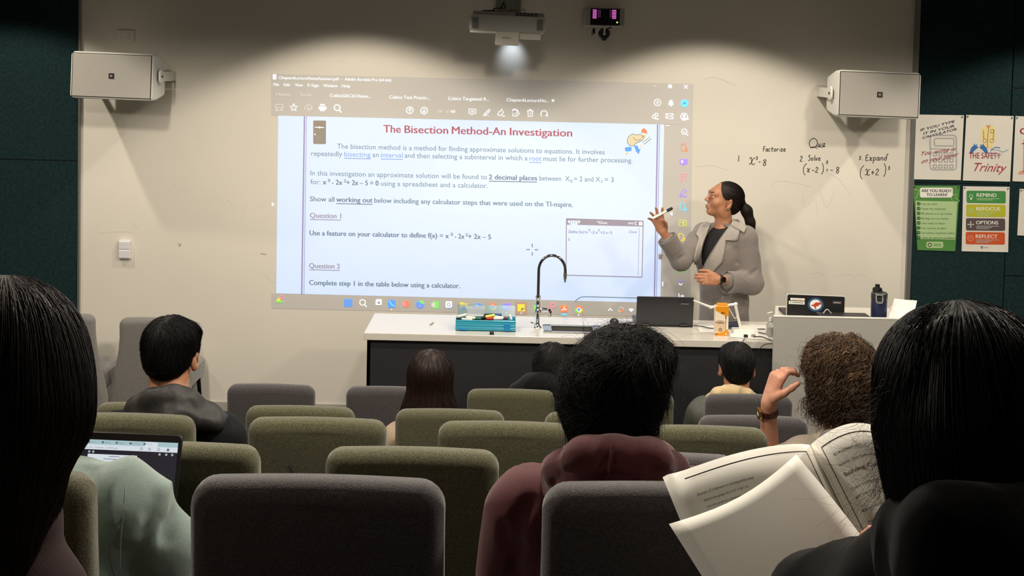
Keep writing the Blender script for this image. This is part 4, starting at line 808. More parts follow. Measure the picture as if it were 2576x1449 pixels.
# worktop with the sink cut-out, as a frame of slabs in one mesh
g = G(); th = .04; zc = CZ-th/2
V = []; xs = [x0, sx0, sx1, x1]; ys = [CY0, sy0, sy1, CY1]
for z in (CZ, CZ-th):
    for y in ys:
        for x in xs: V.append((x, y, z))
Fs = []
for j in range(3):
    for i in range(3):
        if i == 1 and j == 1: continue
        a = j*4+i; Fs.append((a, a+1, a+5, a+4)); Fs.append((a+16, a+20, a+21, a+17))
for i in range(3): Fs.append((i, i+16, i+17, i+1)); Fs.append((12+i, 13+i, 29+i, 28+i)); Fs.append((i*4, i*4+4, i*4+20, i*4+16)); Fs.append((i*4+3, i*4+19, i*4+23, i*4+7))
for a, b in ((5, 6), (6, 10), (10, 9), (9, 5)): Fs.append((a, b, b+16, a+16))
g.add(V, Fs); o = g.build('worktop', M_top, None, bevel=.003); tag(o, 'long white worktop on the charcoal cabinet at the front of the room', 'worktop')
# sink
c = ((sx0+sx1)/2, (sy0+sy1)/2, CZ); w_, d_ = sx1-sx0, sy1-sy0; r = empty('sink', 'small stainless steel sink let into the white worktop beside the tap', 'sink', loc=c)
g = G()
for dx, dy, sx, sy in ((0, -d_/2+.004, w_+.05, .03), (0, d_/2-.004, w_+.05, .03), (-w_/2+.0, 0, .045, d_), (w_/2-.0, 0, .045, d_)): g.box((dx, dy, .003), (sx, sy, .005))
g.build('rim', M_steel, r, bevel=.001)
g = G(); iw, id_ = w_/2-.018, d_/2-.012; V = [(-iw, -id_, .003), (iw, -id_, .003), (iw, id_, .003), (-iw, id_, .003), (-iw*.93, -id_*.93, -.15), (iw*.93, -id_*.93, -.15), (iw*.93, id_*.93, -.15), (-iw*.93, id_*.93, -.15)]
g.add(V, [(0, 4, 5, 1), (1, 5, 6, 2), (2, 6, 7, 3), (3, 7, 4, 0), (4, 7, 6, 5)]); g.build('bowl', M_steel, r); G().lathe((0, 0, -.149), [(.022, 0), (.022, .002), (.012, .001)], 16).build('drain', M_chrome, r)
# tap
b = on_z(1352, 824, CZ); r = empty('laboratory_tap', 'tall chrome gooseneck tap with side valve beside the sink', 'tap', loc=tuple(b)); Y = b[1]
q = lambda px, py: at(px, py, Y)-b
G().lathe((0, 0, 0), [(.024, 0), (.022, .006), (.013, .016), (.012, .03)], 20).build('base_flange', M_chrome, r, smooth=50); zv = q(1352, 783)[2]
G().tube([(0, 0, .02), (0, 0, zv)], .0105, 16).build('column', M_chrome, r, smooth=True)
G().lathe((0, 0, zv), [(.012, -.01), (.019, -.006), (.02, .006), (.016, .012), (.013, .02), (.0125, .03), (.015, .034), (.015, .05), (.012, .054), (.012, .07), (.0155, .075), (.0155, .09), (.010, .095)], 18).build('valve_body', M_chrome, r, smooth=35)
zt = zv+.09; pts = [(0, 0, zt), (0, 0, q(1352, 742)[2]), (0, 0, q(1352, 700)[2]+.02)]; zz = q(1352, 680)[2]; ra = (q(1422, 680)[0])/2
arc = [(ra-ra*math.cos(t), 0, zz+ra*math.sin(t)*1.15) for t in np.linspace(0, PI*.97, 14)]; G().tube(smooth_path([(0, 0, zt), (0, 0, (zt+zz)/2)]+arc+[(2*ra+.001, 0, zz-.015)], 3), .0085, 14).build('spout', mat('chrome_dark', (170, 174, 184), .1, metal=1.0), r, smooth=True)
G().tube([(2*ra, 0, zz-.012), (2*ra, 0, zz-.022), (2*ra, 0, zz-.045), (2*ra, 0, zz-.05), (2*ra, 0, zz-.066)], [.0105, .0105, .009, .007, .0045], 12).build('nozzle', M_steel, r, smooth=35)
G().tube([(0, 0, zv+.012), (.03, 0, zv+.014), (.055, 0, zv+.012)], [.008, .009, .007], 12).build('side_arm', M_chrome, r, smooth=True); G().tube([(0, 0, zv-.002), (.06, -.004, zv-.004)], .007, 12).build('side_arm', M_chrome, r, smooth=True)
G().tube([(.06, -.002, zv+.014), (.072, -.004, zv-.004), (.07, -.004, zv-.022), (.062, -.004, zv-.03)], [.011, .012, .009, .005], 12).build('lever_handle', M_chrome, r, smooth=True)
G().tube([(-.002, -.015, .004), (-.02, -.01, .024), (-.04, 0, .030)], [.007, .007, .004], 10).build('lock_lever', M_chrome, r, smooth=True)
# computer mouse
b = on_z(1545, 816, CZ); G().ball((0, 0, .016), (.027, .046, .019), 16).build('computer_mouse', M_rub, None, smooth=True); o = bpy.data.objects['computer_mouse']; me = o.data
for v in me.vertices: v.co.z = max(v.co.z, 0)
o.location = b; tag(o, 'black computer mouse on the worktop left of the closed-back laptop', 'mouse'); G().lathe((0, -.034, .028), [(.006, -.003), (.006, .003)], 10, R=rot(0, PI/2, 0)).build('scroll_wheel', M_grey, o)
# big dark laptop seen from behind
def laptop(name, label, bl, br, tilt, h, mat_, open_back=True, yaw=0.0):
    c = (bl+br)/2; w_ = np.linalg.norm(br-bl); r = empty(name, label, 'laptop', None, tuple(c)); r.rotation_euler = (0, 0, yaw); return r, w_
bl, br = on_z(1600, 821, CZ), on_z(1743, 826, CZ); br[1] = bl[1]; br = at(1743, 826, bl[1])
r, w_ = laptop('laptop', 'large black laptop on the worktop before the teacher, its back to the room', bl, br, 0, 0, None); r.location = ((bl[0]+br[0])/2, bl[1], CZ); hh = .168
R = rot(math.radians(6), 0, 0); g = G().rbox((0, 0, hh/2+.010), (w_, .009, hh), .006, R=R, axis=1); g.build('screen_lid', mat('laptop_black', (36, 37, 42), .32, spec=.6), r, smooth=35); G().box((0, .12, .009), (w_, .23, .018)).build('keyboard_base', M_black, r, bevel=.003)
for x in (-w_*.33, w_*.33): G().tube([(x-.02, 0, .012), (x+.02, 0, .012)], .008, 8).build('hinge', M_black, r)
s = Sheet(lambda u, v, l: R@np.array([u, -.0048-.0004*l, v])); s.line('badge', [(w_*.27, .142), (w_*.41, .142)], .006, M_steel, 1); s.build(r, .01)
# teal pencil case: open tray holding pens
a, b2 = on_z(1146, 832, CZ), on_z(1297, 835, CZ); W = b2[0]-a[0]; D = .125; H = .062; cx, cy = (a[0]+b2[0])/2, (a[1]+b2[1])/2+D/2
M_teal = mat('translucent_teal_plastic', (64, 178, 208), .2, trans=.25, spec=.5); M_tdk = mat('blue_clip_plastic', (20, 130, 190), .3)
r = empty('pencil_case', 'open translucent teal plastic case full of markers on the worktop', 'case', loc=(cx, cy, CZ)); g = G(); t_ = .004
g.box((0, 0, .003), (W, D, .006)); g.box((0, -D/2+.002, H/2), (W, t_, H)); g.box((0, D/2-.002, H/2), (W, t_, H)); g.box((-W/2+.002, 0, H/2), (t_, D-.008, H)); g.box((W/2-.002, 0, H/2), (t_, D-.008, H))
for z in (.018, .034, .058): g.box((0, -D/2-.001, z), (W+.004, .004, .005))
g.build('tray', M_teal, r, bevel=.0015); 
R = rot(-.35, 0, 0); g = G(); g.box(np.array([0, D/2+.016, H+.028]), (W*.98, .003, .062), R=R); g.build('lid', mat('lid_clear_teal', (96, 150, 165), .2, alpha=.45), r, bevel=.001)
for px, w2 in ((1276, .034), (1165, .038)):
    G().box((at(px, 820, a[1])[0]-cx, -D/2-.006, H*.42 if px > 1200 else .012), (w2, .008, .042 if px > 1200 else .014)).build('clip', M_tdk, r, bevel=.002)
def pen(label, p, q_, rad, mb, mc, cap_at=.35, group='markers heaped in the teal case', cat='marker'):
    p = np.array(p); q_ = np.array(q_); c = (p+q_)/2; r = empty('marker_pen', label, cat, group, tuple(c)); d = q_-p
    G().tube([p-c, p+d*(1-cap_at)-c], [rad*.92, rad], 10).build('barrel', mb, r, smooth=40); G().tube([p+d*(1-cap_at)-c, p+d*.97-c, q_-c], [rad*1.08, rad, rad*.5], 10).build('cap', mc, r, smooth=40)
M_pw = mat('marker_white', (232, 230, 220), .4); M_pk = mat('marker_black', (20, 26, 28), .35); M_py = mat('highlighter_yellow', (222, 230, 90), .35); M_pr = mat('marker_red', (190, 50, 44), .4); M_pg = mat('marker_green', (40, 110, 80), .4); M_pb = mat('marker_blue', (44, 84, 140), .4); M_pp = mat('marker_plum', (110, 50, 66), .4)
yc = cy-.02; P = lambda px, dz, dy=0: np.array([at(px, 800, yc+dy)[0], yc+dy, CZ+dz])
pen('fat white marker at the left end of the teal case', P(1151, .066, .02), P(1176, .080, .02), .009, M_pw, M_pw); pen('thin black-capped marker lying along the left front of the teal case', P(1188, .062, -.03), P(1147, .066, -.028), .006, M_pw, M_pk)
pen('white marker with green cap in the middle of the teal case', P(1172, .073, -.02), P(1211, .066, -.022), .008, M_pw, M_pg, .4); pen('yellow highlighter with black cap slanting out of the teal case', P(1244, .084, 0), P(1209, .068, -.01), .0085, M_py, M_pk)
pen('red-capped white marker on the right side of the teal case', P(1264, .068, -.012), P(1224, .066, -.014), .0085, M_pw, M_pr, .45); pen('fat white marker with plum end lying across the right of the teal case', P(1240, .073, .01), P(1278, .064, .006), .009, M_pw, M_pp, .3)
pen('blue marker at the back of the teal case', P(1216, .076, .035), P(1262, .078, .037), .0085, M_pk, M_pb, .4); pen('short white marker standing up at the right corner of the teal case', P(1287, .058, .01), P(1281, .086, .02), .008, M_pw, M_pw)
pen('purple marker crosswise among the teal case contents', P(1192, .060, .0), P(1240, .058, .004), .008, M_pp, M_pr)
# clear basket on the case
c = np.array([at(1197, 790, yc+.02)[0], yc+.015, CZ+.078]); r = empty('clear_basket', 'small clear plastic ribbed basket perched on the teal case', 'basket', loc=tuple(c)); M_clr = mat('clear_plastic', (225, 225, 232), .15, alpha=.5)
g = G(); wb, wt, hb, db = .045, .050, .046, .05
for s_, w0, z in ((0, wb, 0), (1, wt, hb)):
    for P1, P2 in (((-1, -1), (1, -1)), ((1, -1), (1, 1)), ((1, 1), (-1, 1)), ((-1, 1), (-1, -1))): g.tube([(P1[0]*w0, P1[1]*db*.5, z), (P2[0]*w0, P2[1]*db*.5, z)], .0014, 5)
for i in range(9):
    u = -1+2*i/8
    for sy in (-1, 1): g.tube([(u*wb, sy*db*.5, 0), (u*wt, sy*db*.5, hb)], .001, 4)
g.box((0, 0, 0), (2*wb, db, .002)); g.build('wire_frame', mat('clear_rim', (235, 235, 240), .2, alpha=.8), r)
g = G(); V = [(-wb, -db/2, 0), (wb, -db/2, 0), (wt, -db/2, hb), (-wt, -db/2, hb), (-wb, db/2, 0), (wb, db/2, 0), (wt, db/2, hb), (-wt, db/2, hb)]; g.add(V, [(0, 1, 2, 3), (5, 4, 7, 6), (4, 0, 3, 7), (1, 5, 6, 2)]); g.build('wall_panel', mat('clear_sheet', (215, 215, 222), .15, alpha=.28), r)
# loose black cap and thin stick left of the case
b = on_z(1237, 841, CZ); o = G().lathe((0, 0, 0), [(.013, 0), (.0125, .004), (.009, .019), (.008, .020)], 16).build('bottle_stopper', M_pk, None, smooth=35); o.location = b; tag(o, 'tiny black rubber stopper on the worktop in front of the teal case', 'stopper')
p, q_ = on_z(1081, 819, CZ+.004), on_z(1091, 809, CZ+.004); r = empty('thin_marker', 'thin pale marker lying alone on the left part of the worktop', 'marker', None, tuple((p+q_)/2)); c = (p+q_)/2; e = (q_-p)*np.array([1, .6, 1]); G().tube([-e*.5, e*.3], .004, 8).build('barrel', mat('pale_barrel', (170, 160, 148), .5), r, smooth=True); G().tube([e*.3, e*.5], [.0042, .003], 8).build('cap', M_grey, r, smooth=True)
# orange and white carton
a, b2 = on_z(1799, 843, CZ), on_z(1831, 846, CZ); c = (a+b2)/2; w_ = .074; h_ = .166; dd = .05; r = empty('pen_carton', 'tall orange and white pen carton standing on the worktop before the teacher', 'box', loc=(c[0], c[1]+dd/2, CZ))
M_co = mat('carton_orange', (232, 150, 24), .4); M_cw = mat('carton_cream', (240, 226, 204), .45)
G().box((0, 0, h_/2), (w_, dd, h_)).build('carton_body', M_cw, r, bevel=.001); G().box((.004, 0, h_+.004), (w_*.84, dd*.8, .018), taper=.9).build('top_flap', M_co, r, bevel=.002)
s = Sheet(lambda u, v, l: np.array([(u-1815.5)/34*w_, -dd/2-.0004*l, (845-v)/77*h_])); s.poly('label_band', [(1798.5, 768), (1832.5, 768), (1832.5, 793), (1822, 792), (1811, 786), (1798.5, 779)], M_co, 1); s.poly('label_band', [(1798.5, 838), (1815, 836), (1832.5, 827), (1832.5, 845), (1798.5, 845)], M_co, 1)
M_tan = mat('carton_tan', (226, 196, 160), .45); s.poly('label_band', [(1798.5, 806), (1826, 806), (1826, 829), (1815, 834), (1798.5, 836)], M_tan, 1)
s.text('brand_text', 'BIC', 1813, 787.5, 11, 5, M_pk, 3, 0, .03, .2); s.text('product_text', 'Cristal', 1804, 807.5, 13, 3.6, I_bk, 3); s.text('product_text', 'Original', 1799.5, 812.5, 21, 4.6, I_bk, 3, 0, .02); s.line('pen_picture', [(1825.5, 792), (1825.5, 800)], 2.2, M_pk, 3); s.line('pen_picture', [(1825.5, 800), (1825.5, 831)], 1, I_br, 3)
s.disc('seal', 1812, 829, 4.8, I_br, 3, hole=3.4); s.line('seal', [(1812, 826.5), (1812, 831.5)], 1.2, I_br, 3); s.rect('mark', 1800, 840, 1801.5, 843, M_pk, 3); s.rect('mark', 1803.5, 840, 1805, 843, M_pk, 3); s.rect('mark', 1825, 838, 1829, 842, M_cw, 3); s.build(r, .8)
# document camera
Yd = on_z(1868, 840, CZ)[1]+.02; P3 = lambda px, py, Y=Yd: at(px, py, Y); b = P3(1866, 838); b[2] = CZ; r = empty('document_camera', 'white folding document camera arm over the papers on the worktop', 'document camera', loc=tuple(b)); q = lambda px, py, Y=Yd: at(px, py, Y)-b
M_dc = mat('document_camera_white', (238, 236, 228), .35)
G().rbox((.02, .01, .012), (.145, .07, .024), .008, axis=2).build('base', M_dc, r, smooth=35); G().tube([q(1866, 836), q(1857, 800), q(1850, 766)], [.010, .0085, .0095], 4).build('lower_arm', M_dc, r, bevel=.002)
G().tube([q(1852, 765), q(1789, 773)], [.0085, .0085], 4).build('upper_arm', M_dc, r, bevel=.002); G().ball(q(1851, 765), .0115, 10).build('joint', M_dc, r, smooth=True); G().ball(q(1788, 773), .010, 10).build('joint', M_dc, r, smooth=True)
G().tube([q(1788, 773), q(1745, 756, Yd-.05)], [.0085, .006], 4).build('camera_head', M_dc, r, bevel=.002); G().tube([q(1834, 776), q(1849, 802), q(1853, 797)], .0022, 6).build('strut', M_dc, r)
G().tube([q(1859, 838)-(0, .05, 0), q(1850, 840)-(0, .05, 0)], .003, 6).build('tip', M_rub, r)
# papers, dark glossy folder, pump bottle, cables
def sheet_on(label, quad, z, m, name='paper_sheet', cat='paper', group=None, th=.0012):
    V = [on_z(x, y, z) for x, y in quad]; c = sum(V)/4; V = [v-c for v in V]; V2 = [v+np.array([0, 0, th]) for v in V]
    g = G().add(V+V2, [(3, 2, 1, 0), (4, 5, 6, 7), (0, 1, 5, 4), (1, 2, 6, 5), (2, 3, 7, 6), (3, 0, 4, 7)]); o = g.build(name, m); o.location = c; return tag(o, label, cat, group)
M_pa = mat('paper_white', (236, 233, 226), .6)
o1 = sheet_on('printed worksheet lying left of the orange carton on the worktop', [(1753, 817), (1800, 817), (1812, 838), (1760, 835)], CZ+.0005, M_pa, group='papers on the worktop'); sheet_on('white paper under the document camera base', [(1830, 830), (1925, 834), (1936, 856), (1838, 848)], CZ+.0020, M_pa, group='papers on the worktop'); sheet_on('white paper behind the document camera beside the pump bottle', [(1868, 819), (1926, 818), (1930, 834), (1850, 830)], CZ+.0038, M_pa, group='papers on the worktop')
for k in range(3): 
    a, b2 = on_z(1768, 823+k*4, CZ+.002)-np.array(o1.location), on_z(1795-k*6, 823.5+k*4, CZ+.002)-np.array(o1.location); G().box((a+b2)/2, (b2[0]-a[0], .002, .0003)).build('print_line', I_gr, o1)
o = sheet_on('dark blue glossy folder behind the orange carton', [(1831, 813), (1858, 813), (1859, 826), (1831, 824)], CZ+.001, mat('dark_blue_gloss', (26, 36, 66), .2), 'folder', 'folder', None, .012)
b = on_z(1938, 846, CZ); r = empty('pump_bottle', 'clear hand sanitizer bottle with white pump against the lectern edge', 'bottle', loc=tuple(b)); M_bot = mat('clear_bottle', (226, 226, 222), .08, trans=.75, spec=.6)
G().lathe((0, 0, 0), [(.022, 0), (.024, .004), (.024, .06), (.022, .072), (.010, .082), (.009, .088)], 20).build('bottle_body', M_bot, r, smooth=35); G().lathe((0, 0, .003), [(.021, 0), (.021, .045)], 18).build('gel', mat('gel', (222, 218, 208), .2, trans=.5), r, smooth=35)
G().lathe((0, 0, .086), [(.011, 0), (.011, .018), (.006, .022), (.003, .024), (.003, .048), (.005, .05)], 14).build('pump_collar', M_white, r, smooth=35); G().tube([(.006, 0, .136), (-.022, -.006, .131)], [.006, .004], 10).build('pump_spout', M_white, r, smooth=True)
def cable(label, pts, rad=.0026, m=M_rub):
    pts = smooth_path(pts, 5); c = pts.mean(0); o = G().tube(pts-c, rad, 7).build('cable', m, None, smooth=True); o.location = c; return tag(o, label, 'cable', 'cables across the worktop')
Zc = CZ+.009
cable('black cable running from the laptop behind the orange carton', [on_z(1745, 819, Zc), on_z(1766, 821, Zc), on_z(1790, 826, Zc), on_z(1832, 826, Zc), on_z(1862, 830, Zc+.01), on_z(1900, 828, Zc), on_z(1925, 828, Zc)])
cable('black cable curving from the document camera to the lectern', [on_z(1893, 835, Zc), on_z(1912, 837, Zc), on_z(1930, 841, Zc)]); cable('dark cable from the plugs past the pump bottle', [on_z(1896, 847, Zc), on_z(1915, 847, Zc), on_z(1930, 852, Zc), on_z(1944, 858, Zc)])
e = np.array([0, -.012, 0]); cable('black cable dropping over the worktop front beside the lectern', [on_z(1873, 852, Zc), on_z(1869, 860, Zc), at(1869, 868, CY0-.008), at(1878, 880, CY0-.02), at(1886, 900, CY0-.02)], .0022); cable('thin cable looping from the lectern over the worktop front', [at(1946, 864, CY0-.01), at(1925, 866, CY0-.012), at(1912, 876, CY0-.012), at(1907, 884, CY0-.012)], .002)
for px, py, lb in ((1876, 850, 'black plug end below the document camera base'), (1895, 849, 'grey plug end right of the black plug')):
    b = on_z(px, py, CZ); o = G().rbox((0, 0, .009), (.022, .02, .018), .004, axis=2).build('plug', M_rub if px < 1880 else M_grey, None); o.location = b; tag(o, lb, 'plug')
# ================================================================== LECTERN
LY = 6.45; tl = at(1948, 797, LY); LZ = tl[2]; lx0 = tl[0]; lx1 = at(2322, 805, LY)[0]; r = empty('lectern', 'wide pale grey lectern at the right end of the counter', 'lectern', loc=((lx0+lx1)/2, LY+.28, 0)); W = lx1-lx0
G().box((0, -.27, LZ/2), (W, .022, LZ)).build('front_panel', M_lec, r, bevel=.0015); G().box((0, -.27, LZ+.002), (W+.004, .026, .006)).build('top_edge', M_white, r, bevel=.001)
zs = LZ-.045; sk = .062   # the left side slants away so that the box narrows towards the back
def slab(name, P, z0, z1, m):
    V = [(x, y, z) for z in (z0, z1) for x, y in P]; n = len(P)
    return G().add(V, [tuple(range(n))[::-1], tuple(range(n, 2*n))]+[(i, (i+1) % n, n+(i+1) % n, n+i) for i in range(n)]).build(name, m, r, bevel=.001)
slab('side_panel', [(-W/2+.001, -.259), (-W/2+.023, -.259), (-W/2+.023+sk, .012), (-W/2+sk, .012)], 0, zs-.024, M_lec); slab('side_panel', [(W/2-.023, -.259), (W/2-.001, -.259), (W/2-.001, .012), (W/2-.023, .012)], 0, zs-.024, M_lec)
slab('desk_top', [(-W/2+.004, -.259), (W/2-.004, -.259), (W/2-.004, .25), (-W/2+.12, .25)], zs-.024, zs, M_top)
# laptop with stickers on the lectern
Yl = LY+.20; bl, br = at(1980, 800, Yl), at(2122, 803, Yl); c = (bl+br)/2; r = empty('laptop', 'black laptop with kangaroo roundel sticker on the lectern', 'laptop', loc=(c[0], Yl, zs)); hL = at(2050, 744, Yl)[2]-zs; wL = at(2129, 748, Yl)[0]-at(1985, 745, Yl)[0]
R = rot(math.radians(-4), ROLL, 0)
G().rbox(R@np.array([0, 0, hL/2]), (wL, .008, hL), .008, R=R, axis=1).build('screen_lid', M_black, r, smooth=35); G().rbox(R@np.array([0, .006, hL/2+.001]), (wL+.006, .004, hL+.004), .01, R=R, axis=1).build('lid_edge', M_white, r); G().box((0, .11, .008), (wL, .2, .016)).build('keyboard_base', M_black, r, bevel=.002)
hb = .003; s = Sheet(lambda u, v, l: R@np.array([(u-2057)/144*wL, -.0045-.0004*l, hL-(v-744)/57*hL*1.02])); M_rb = ink('roundel_blue', (40, 84, 130)); M_rr = ink('roundel_red', (188, 66, 50))
s.disc('roundel_sticker', 2056, 766, 20, M_rb, 1, hole=14.5, ry=17, n=32); s.disc('roundel_sticker', 2056, 766, 14.6, I_wh, 1, ry=12.6, n=28)
s.poly('roundel_sticker', [(2043, 768), (2050, 766), (2054, 762), (2060, 760), (2064, 761), (2066, 758), (2069, 762), (2072, 763), (2069, 765), (2065, 766), (2063, 769), (2058, 770), (2057, 774), (2059, 777), (2054, 776), (2053, 771), (2049, 770)], M_rr, 2)
s.rect('name_sticker', 1992, 752, 2028, 757.5, I_wh, 1); s.rect('name_sticker', 1988, 759.5, 2028, 767, I_wh, 1); s.line('sticker_text', [(1996, 755), (2023, 755)], 1.2, I_pk, 2); s.disc('sticker_text', 1992.5, 763, 1.8, I_gm, 2); s.line('sticker_text', [(1997, 763), (2025, 763.3)], 1.6, I_bk, 2); s.rect('brand_plate', 2099, 755.5, 2120, 762, I_br, 1); s.line('brand_plate', [(2101, 759), (2118, 759)], 1.5, I_gr, 2); s.build(r, 1.5)
b = at(2083, 797, LY+.10); r2 = cable('coiled clear cable standing before the stickered laptop', [(b[0]-.04, b[1], zs+.005), (b[0]-.03, b[1], zs+.04), (b[0]-.008, b[1], zs+.07), (b[0]+.012, b[1], zs+.055), (b[0]+.05, b[1]+.01, zs+.02), (b[0]+.07, b[1], zs+.006)], .0035, mat('pale_cable', (168, 172, 176), .3)); r2['group'] = 'cables on the lectern'
b = at(2120, 797, LY+.08); o = G().rbox((0, 0, .025), (.27, .10, .05), .006, axis=2).build('card_reader', M_black, None, smooth=35); o.location = (b[0], b[1], zs); tag(o, 'flat black box lying on the lectern right of the laptop stickers', 'box')
b = at(2210, 800, LY+.12); r = empty('drink_bottle', 'dark blue and black drink bottle standing on the lectern', 'bottle', loc=(b[0], b[1], zs)); M_nv = mat('navy_bottle', (36, 42, 72), .35)
zt = at(2207, 715, LY+.12)[2]-zs; G().lathe((0, 0, 0), [(.038, 0), (.042, .006), (.042, zt*.58), (.040, zt*.6)], 24).build('bottle_body', M_nv, r, smooth=35); G().lathe((0, 0, zt*.6), [(.042, 0), (.043, .004), (.043, zt*.17), (.036, zt*.20), (.022, zt*.22)], 24).build('lid', mat('dark_grey_plastic', (52, 54, 58), .4), r, smooth=35)
G().lathe((-.012, 0, zt*.82), [(.026, 0), (.024, .018), (.013, .022), (.012, zt*.155), (.014, zt*.17), (.010, zt*.18)], 18).build('spout_cap', M_black, r, smooth=35)
G().tube([(-.03, -.045, zt*.76), (-.03, -.050, zt*.60), (-.022, -.052, zt*.56), (0, -.052, zt*.56), (.004, -.050, zt*.62), (.004, -.045, zt*.76), (-.03, -.045, zt*.76)], .004, 6).build('carry_loop', M_grey, r, smooth=True)
c = at(2270, 780, LY+.1); r = empty('paper_stack', 'stack of crumpled white papers leaning at the right end of the lectern', 'paper', loc=(c[0], c[1], zs)); q = lambda px, py, Y: at(px, py, Y)-np.array([c[0], c[1], zs])
for k, Pq in enumerate(([(2234, 806), (2250, 752), (2308, 758), (2294, 806)], [(2236, 806), (2246, 760), (2298, 757), (2288, 806)], [(2235, 806), (2240, 770), (2272, 762), (2266, 806)])):
    Y0 = LY+.05+k*.012; V = [q(Pq[0][0], Pq[0][1], Y0), q(Pq[1][0], Pq[1][1], Y0+.12), q(Pq[2][0], Pq[2][1], Y0+.12), q(Pq[3][0], Pq[3][1], Y0)]
    N_ = 6; gv = []
    for i in range(N_+1):
        for j in range(N_+1):
            u, v = i/N_, j/N_; p = V[0]*(1-u)*(1-v)+V[3]*u*(1-v)+V[2]*u*v+V[1]*(1-u)*v; gv.append(p+np.array([0, .006*math.sin(5*u+3*v+k), .004*math.sin(7*v+k)]))
    G().add(gv, [(i*(N_+1)+j, (i+1)*(N_+1)+j, (i+1)*(N_+1)+j+1, i*(N_+1)+j+1) for i in range(N_) for j in range(N_)]).build('sheet', M_pa, r, smooth=True)
# ================================================================== PEOPLE
def skin(n, c): 
    m = mat('skin_'+n, c, .5, noise=(40, .05), bump=(260, .12)); b = m.node_tree.nodes['Principled BSDF']; b.inputs['Subsurface Weight'].default_value = .12; b.inputs['Subsurface Radius'].default_value = (.012, .005, .003); return m
SK_l = skin('light', (196, 140, 114)); SK_t = skin('tan', (180, 124, 92)); SK_b = skin('brown', (140, 92, 70)); SK_p = skin('pink', (200, 134, 112))
def hairm(n, c, rough=.5): return mat('hair_'+n, c, rough, spec=.4, noise=(60, .25))
H_hb = mat('hair_matt_black', (12, 11, 12), .62, spec=.22); H_bk = hairm('black', (17, 15, 16)); H_bk2 = mat('hair_black_cool', (17, 17, 19), .55, spec=.25); H_br = mat('hair_dark_brown', (34, 25, 21), .55, spec=.28); H_rd = hairm('reddish_brown', (40, 20, 18)); H_cu = hairm('chestnut', (66, 46, 30), .5); H_cu2 = hairm('light_brown', (122, 92, 58), .45)
M_eye = mat('eye_white', (225, 220, 212), .2); M_iris = mat('iris_brown', (40, 24, 16), .15); M_lip = mat('lip', (165, 92, 84), .45); M_sole = mat('shoe_dark', (30, 30, 32), .5); M_jean = mat('trousers_dark', (34, 36, 42), .9, bump=(200, .3))
nv = lambda v: np.array(v, float)/np.linalg.norm(v)
def head_frame(face, up=(0, 0, 1)): return basis(face, up)
def head_prims(c, R, s=1.0):
    L = lambda x, y, z: c+R@(np.array([x, y, z])*s); e = lambda p, r, k=.015, op='u', RR=None: ell(L(*p), np.array(r)*s, R if RR is None else R@RR, k, op)
    P = [e((0, -.012, .032), (.075, .097, .086)), e((0, .018, -.033), (.058, .069, .070), .03), e((0, .062, -.083), (.026, .026, .022), .025), e((0, .075, .03), (.055, .022, .028), .02)]
    for x in (-1, 1):
        P += [e((x*.038, .058, -.022), (.024, .026, .026), .02), e((x*.050, .0, -.062), (.014, .035, .03), .02)]
        P += [e((x*.031, .100, .012), (.016, .012, .010), .008, 's'), e((x*.031, .0885, .0205), (.0165, .0075, .0050), .004), e((x*.031, .0875, .0035), (.0150, .0070, .0040), .004)]
        P += [e((x*.084, -.010, -.010), (.010, .021, .034), .006, 'u', rot(.15, 0, -x*.55)), e((x*.094, -.002, -.008), (.006, .010, .019), .004, 's', rot(.15, 0, -x*.55)), e((x*.080, -.002, -.036), (.007, .010, .010), .006)]
    P += [cap(L(0, .090, .018), L(0, .110, -.018), .0075*s, .0105*s, .010), e((-.011, .103, -.022), (.007, .009, .006), .006), e((.011, .103, -.022), (.007, .009, .006), .006)]
    P += [e((0, .091, -.052), (.023, .010, .0055), .006), e((0, .090, -.063), (.020, .010, .0065), .006), e((0, .101, -.0575), (.020, .006, .0012), .002, 's')]
    return P
def add_face(root, c, R, s=1.0, lips=M_lip, brow=H_bk):
    L = lambda x, y, z: c+R@(np.array([x, y, z])*s)
    for x in (-1, 1):
        e = G().ball(L(x*.031, .0795, .012), .0112*s, 14).build('eye', M_eye, root, smooth=True); G().ball(L(x*.031, .0862, .0118), .0056*s, 10).build('iris', M_iris, e, smooth=True)
        G().tube(smooth_path([L(x*.012, .098, .030), L(x*.030, .096, .036), L(x*.050, .080, .030)], 4), np.array([.0022]*9)*s, 6).build('eyebrow', brow, root, smooth=True)
    G().tube([L(-.019, .094, -.0515), L(-.008, .1005, -.0500), L(0, .0998, -.0508), L(.008, .1005, -.0500), L(.019, .094, -.0515)], np.array([.0008, .0024, .0022, .0024, .0008])*s, 8).build('lips', lips, root, smooth=True)
    G().tube([L(-.018, .092, -.061), L(0, .0995, -.0625), L(.018, .092, -.061)], np.array([.0008, .0030, .0008])*s, 8).build('lips', lips, root, smooth=True)
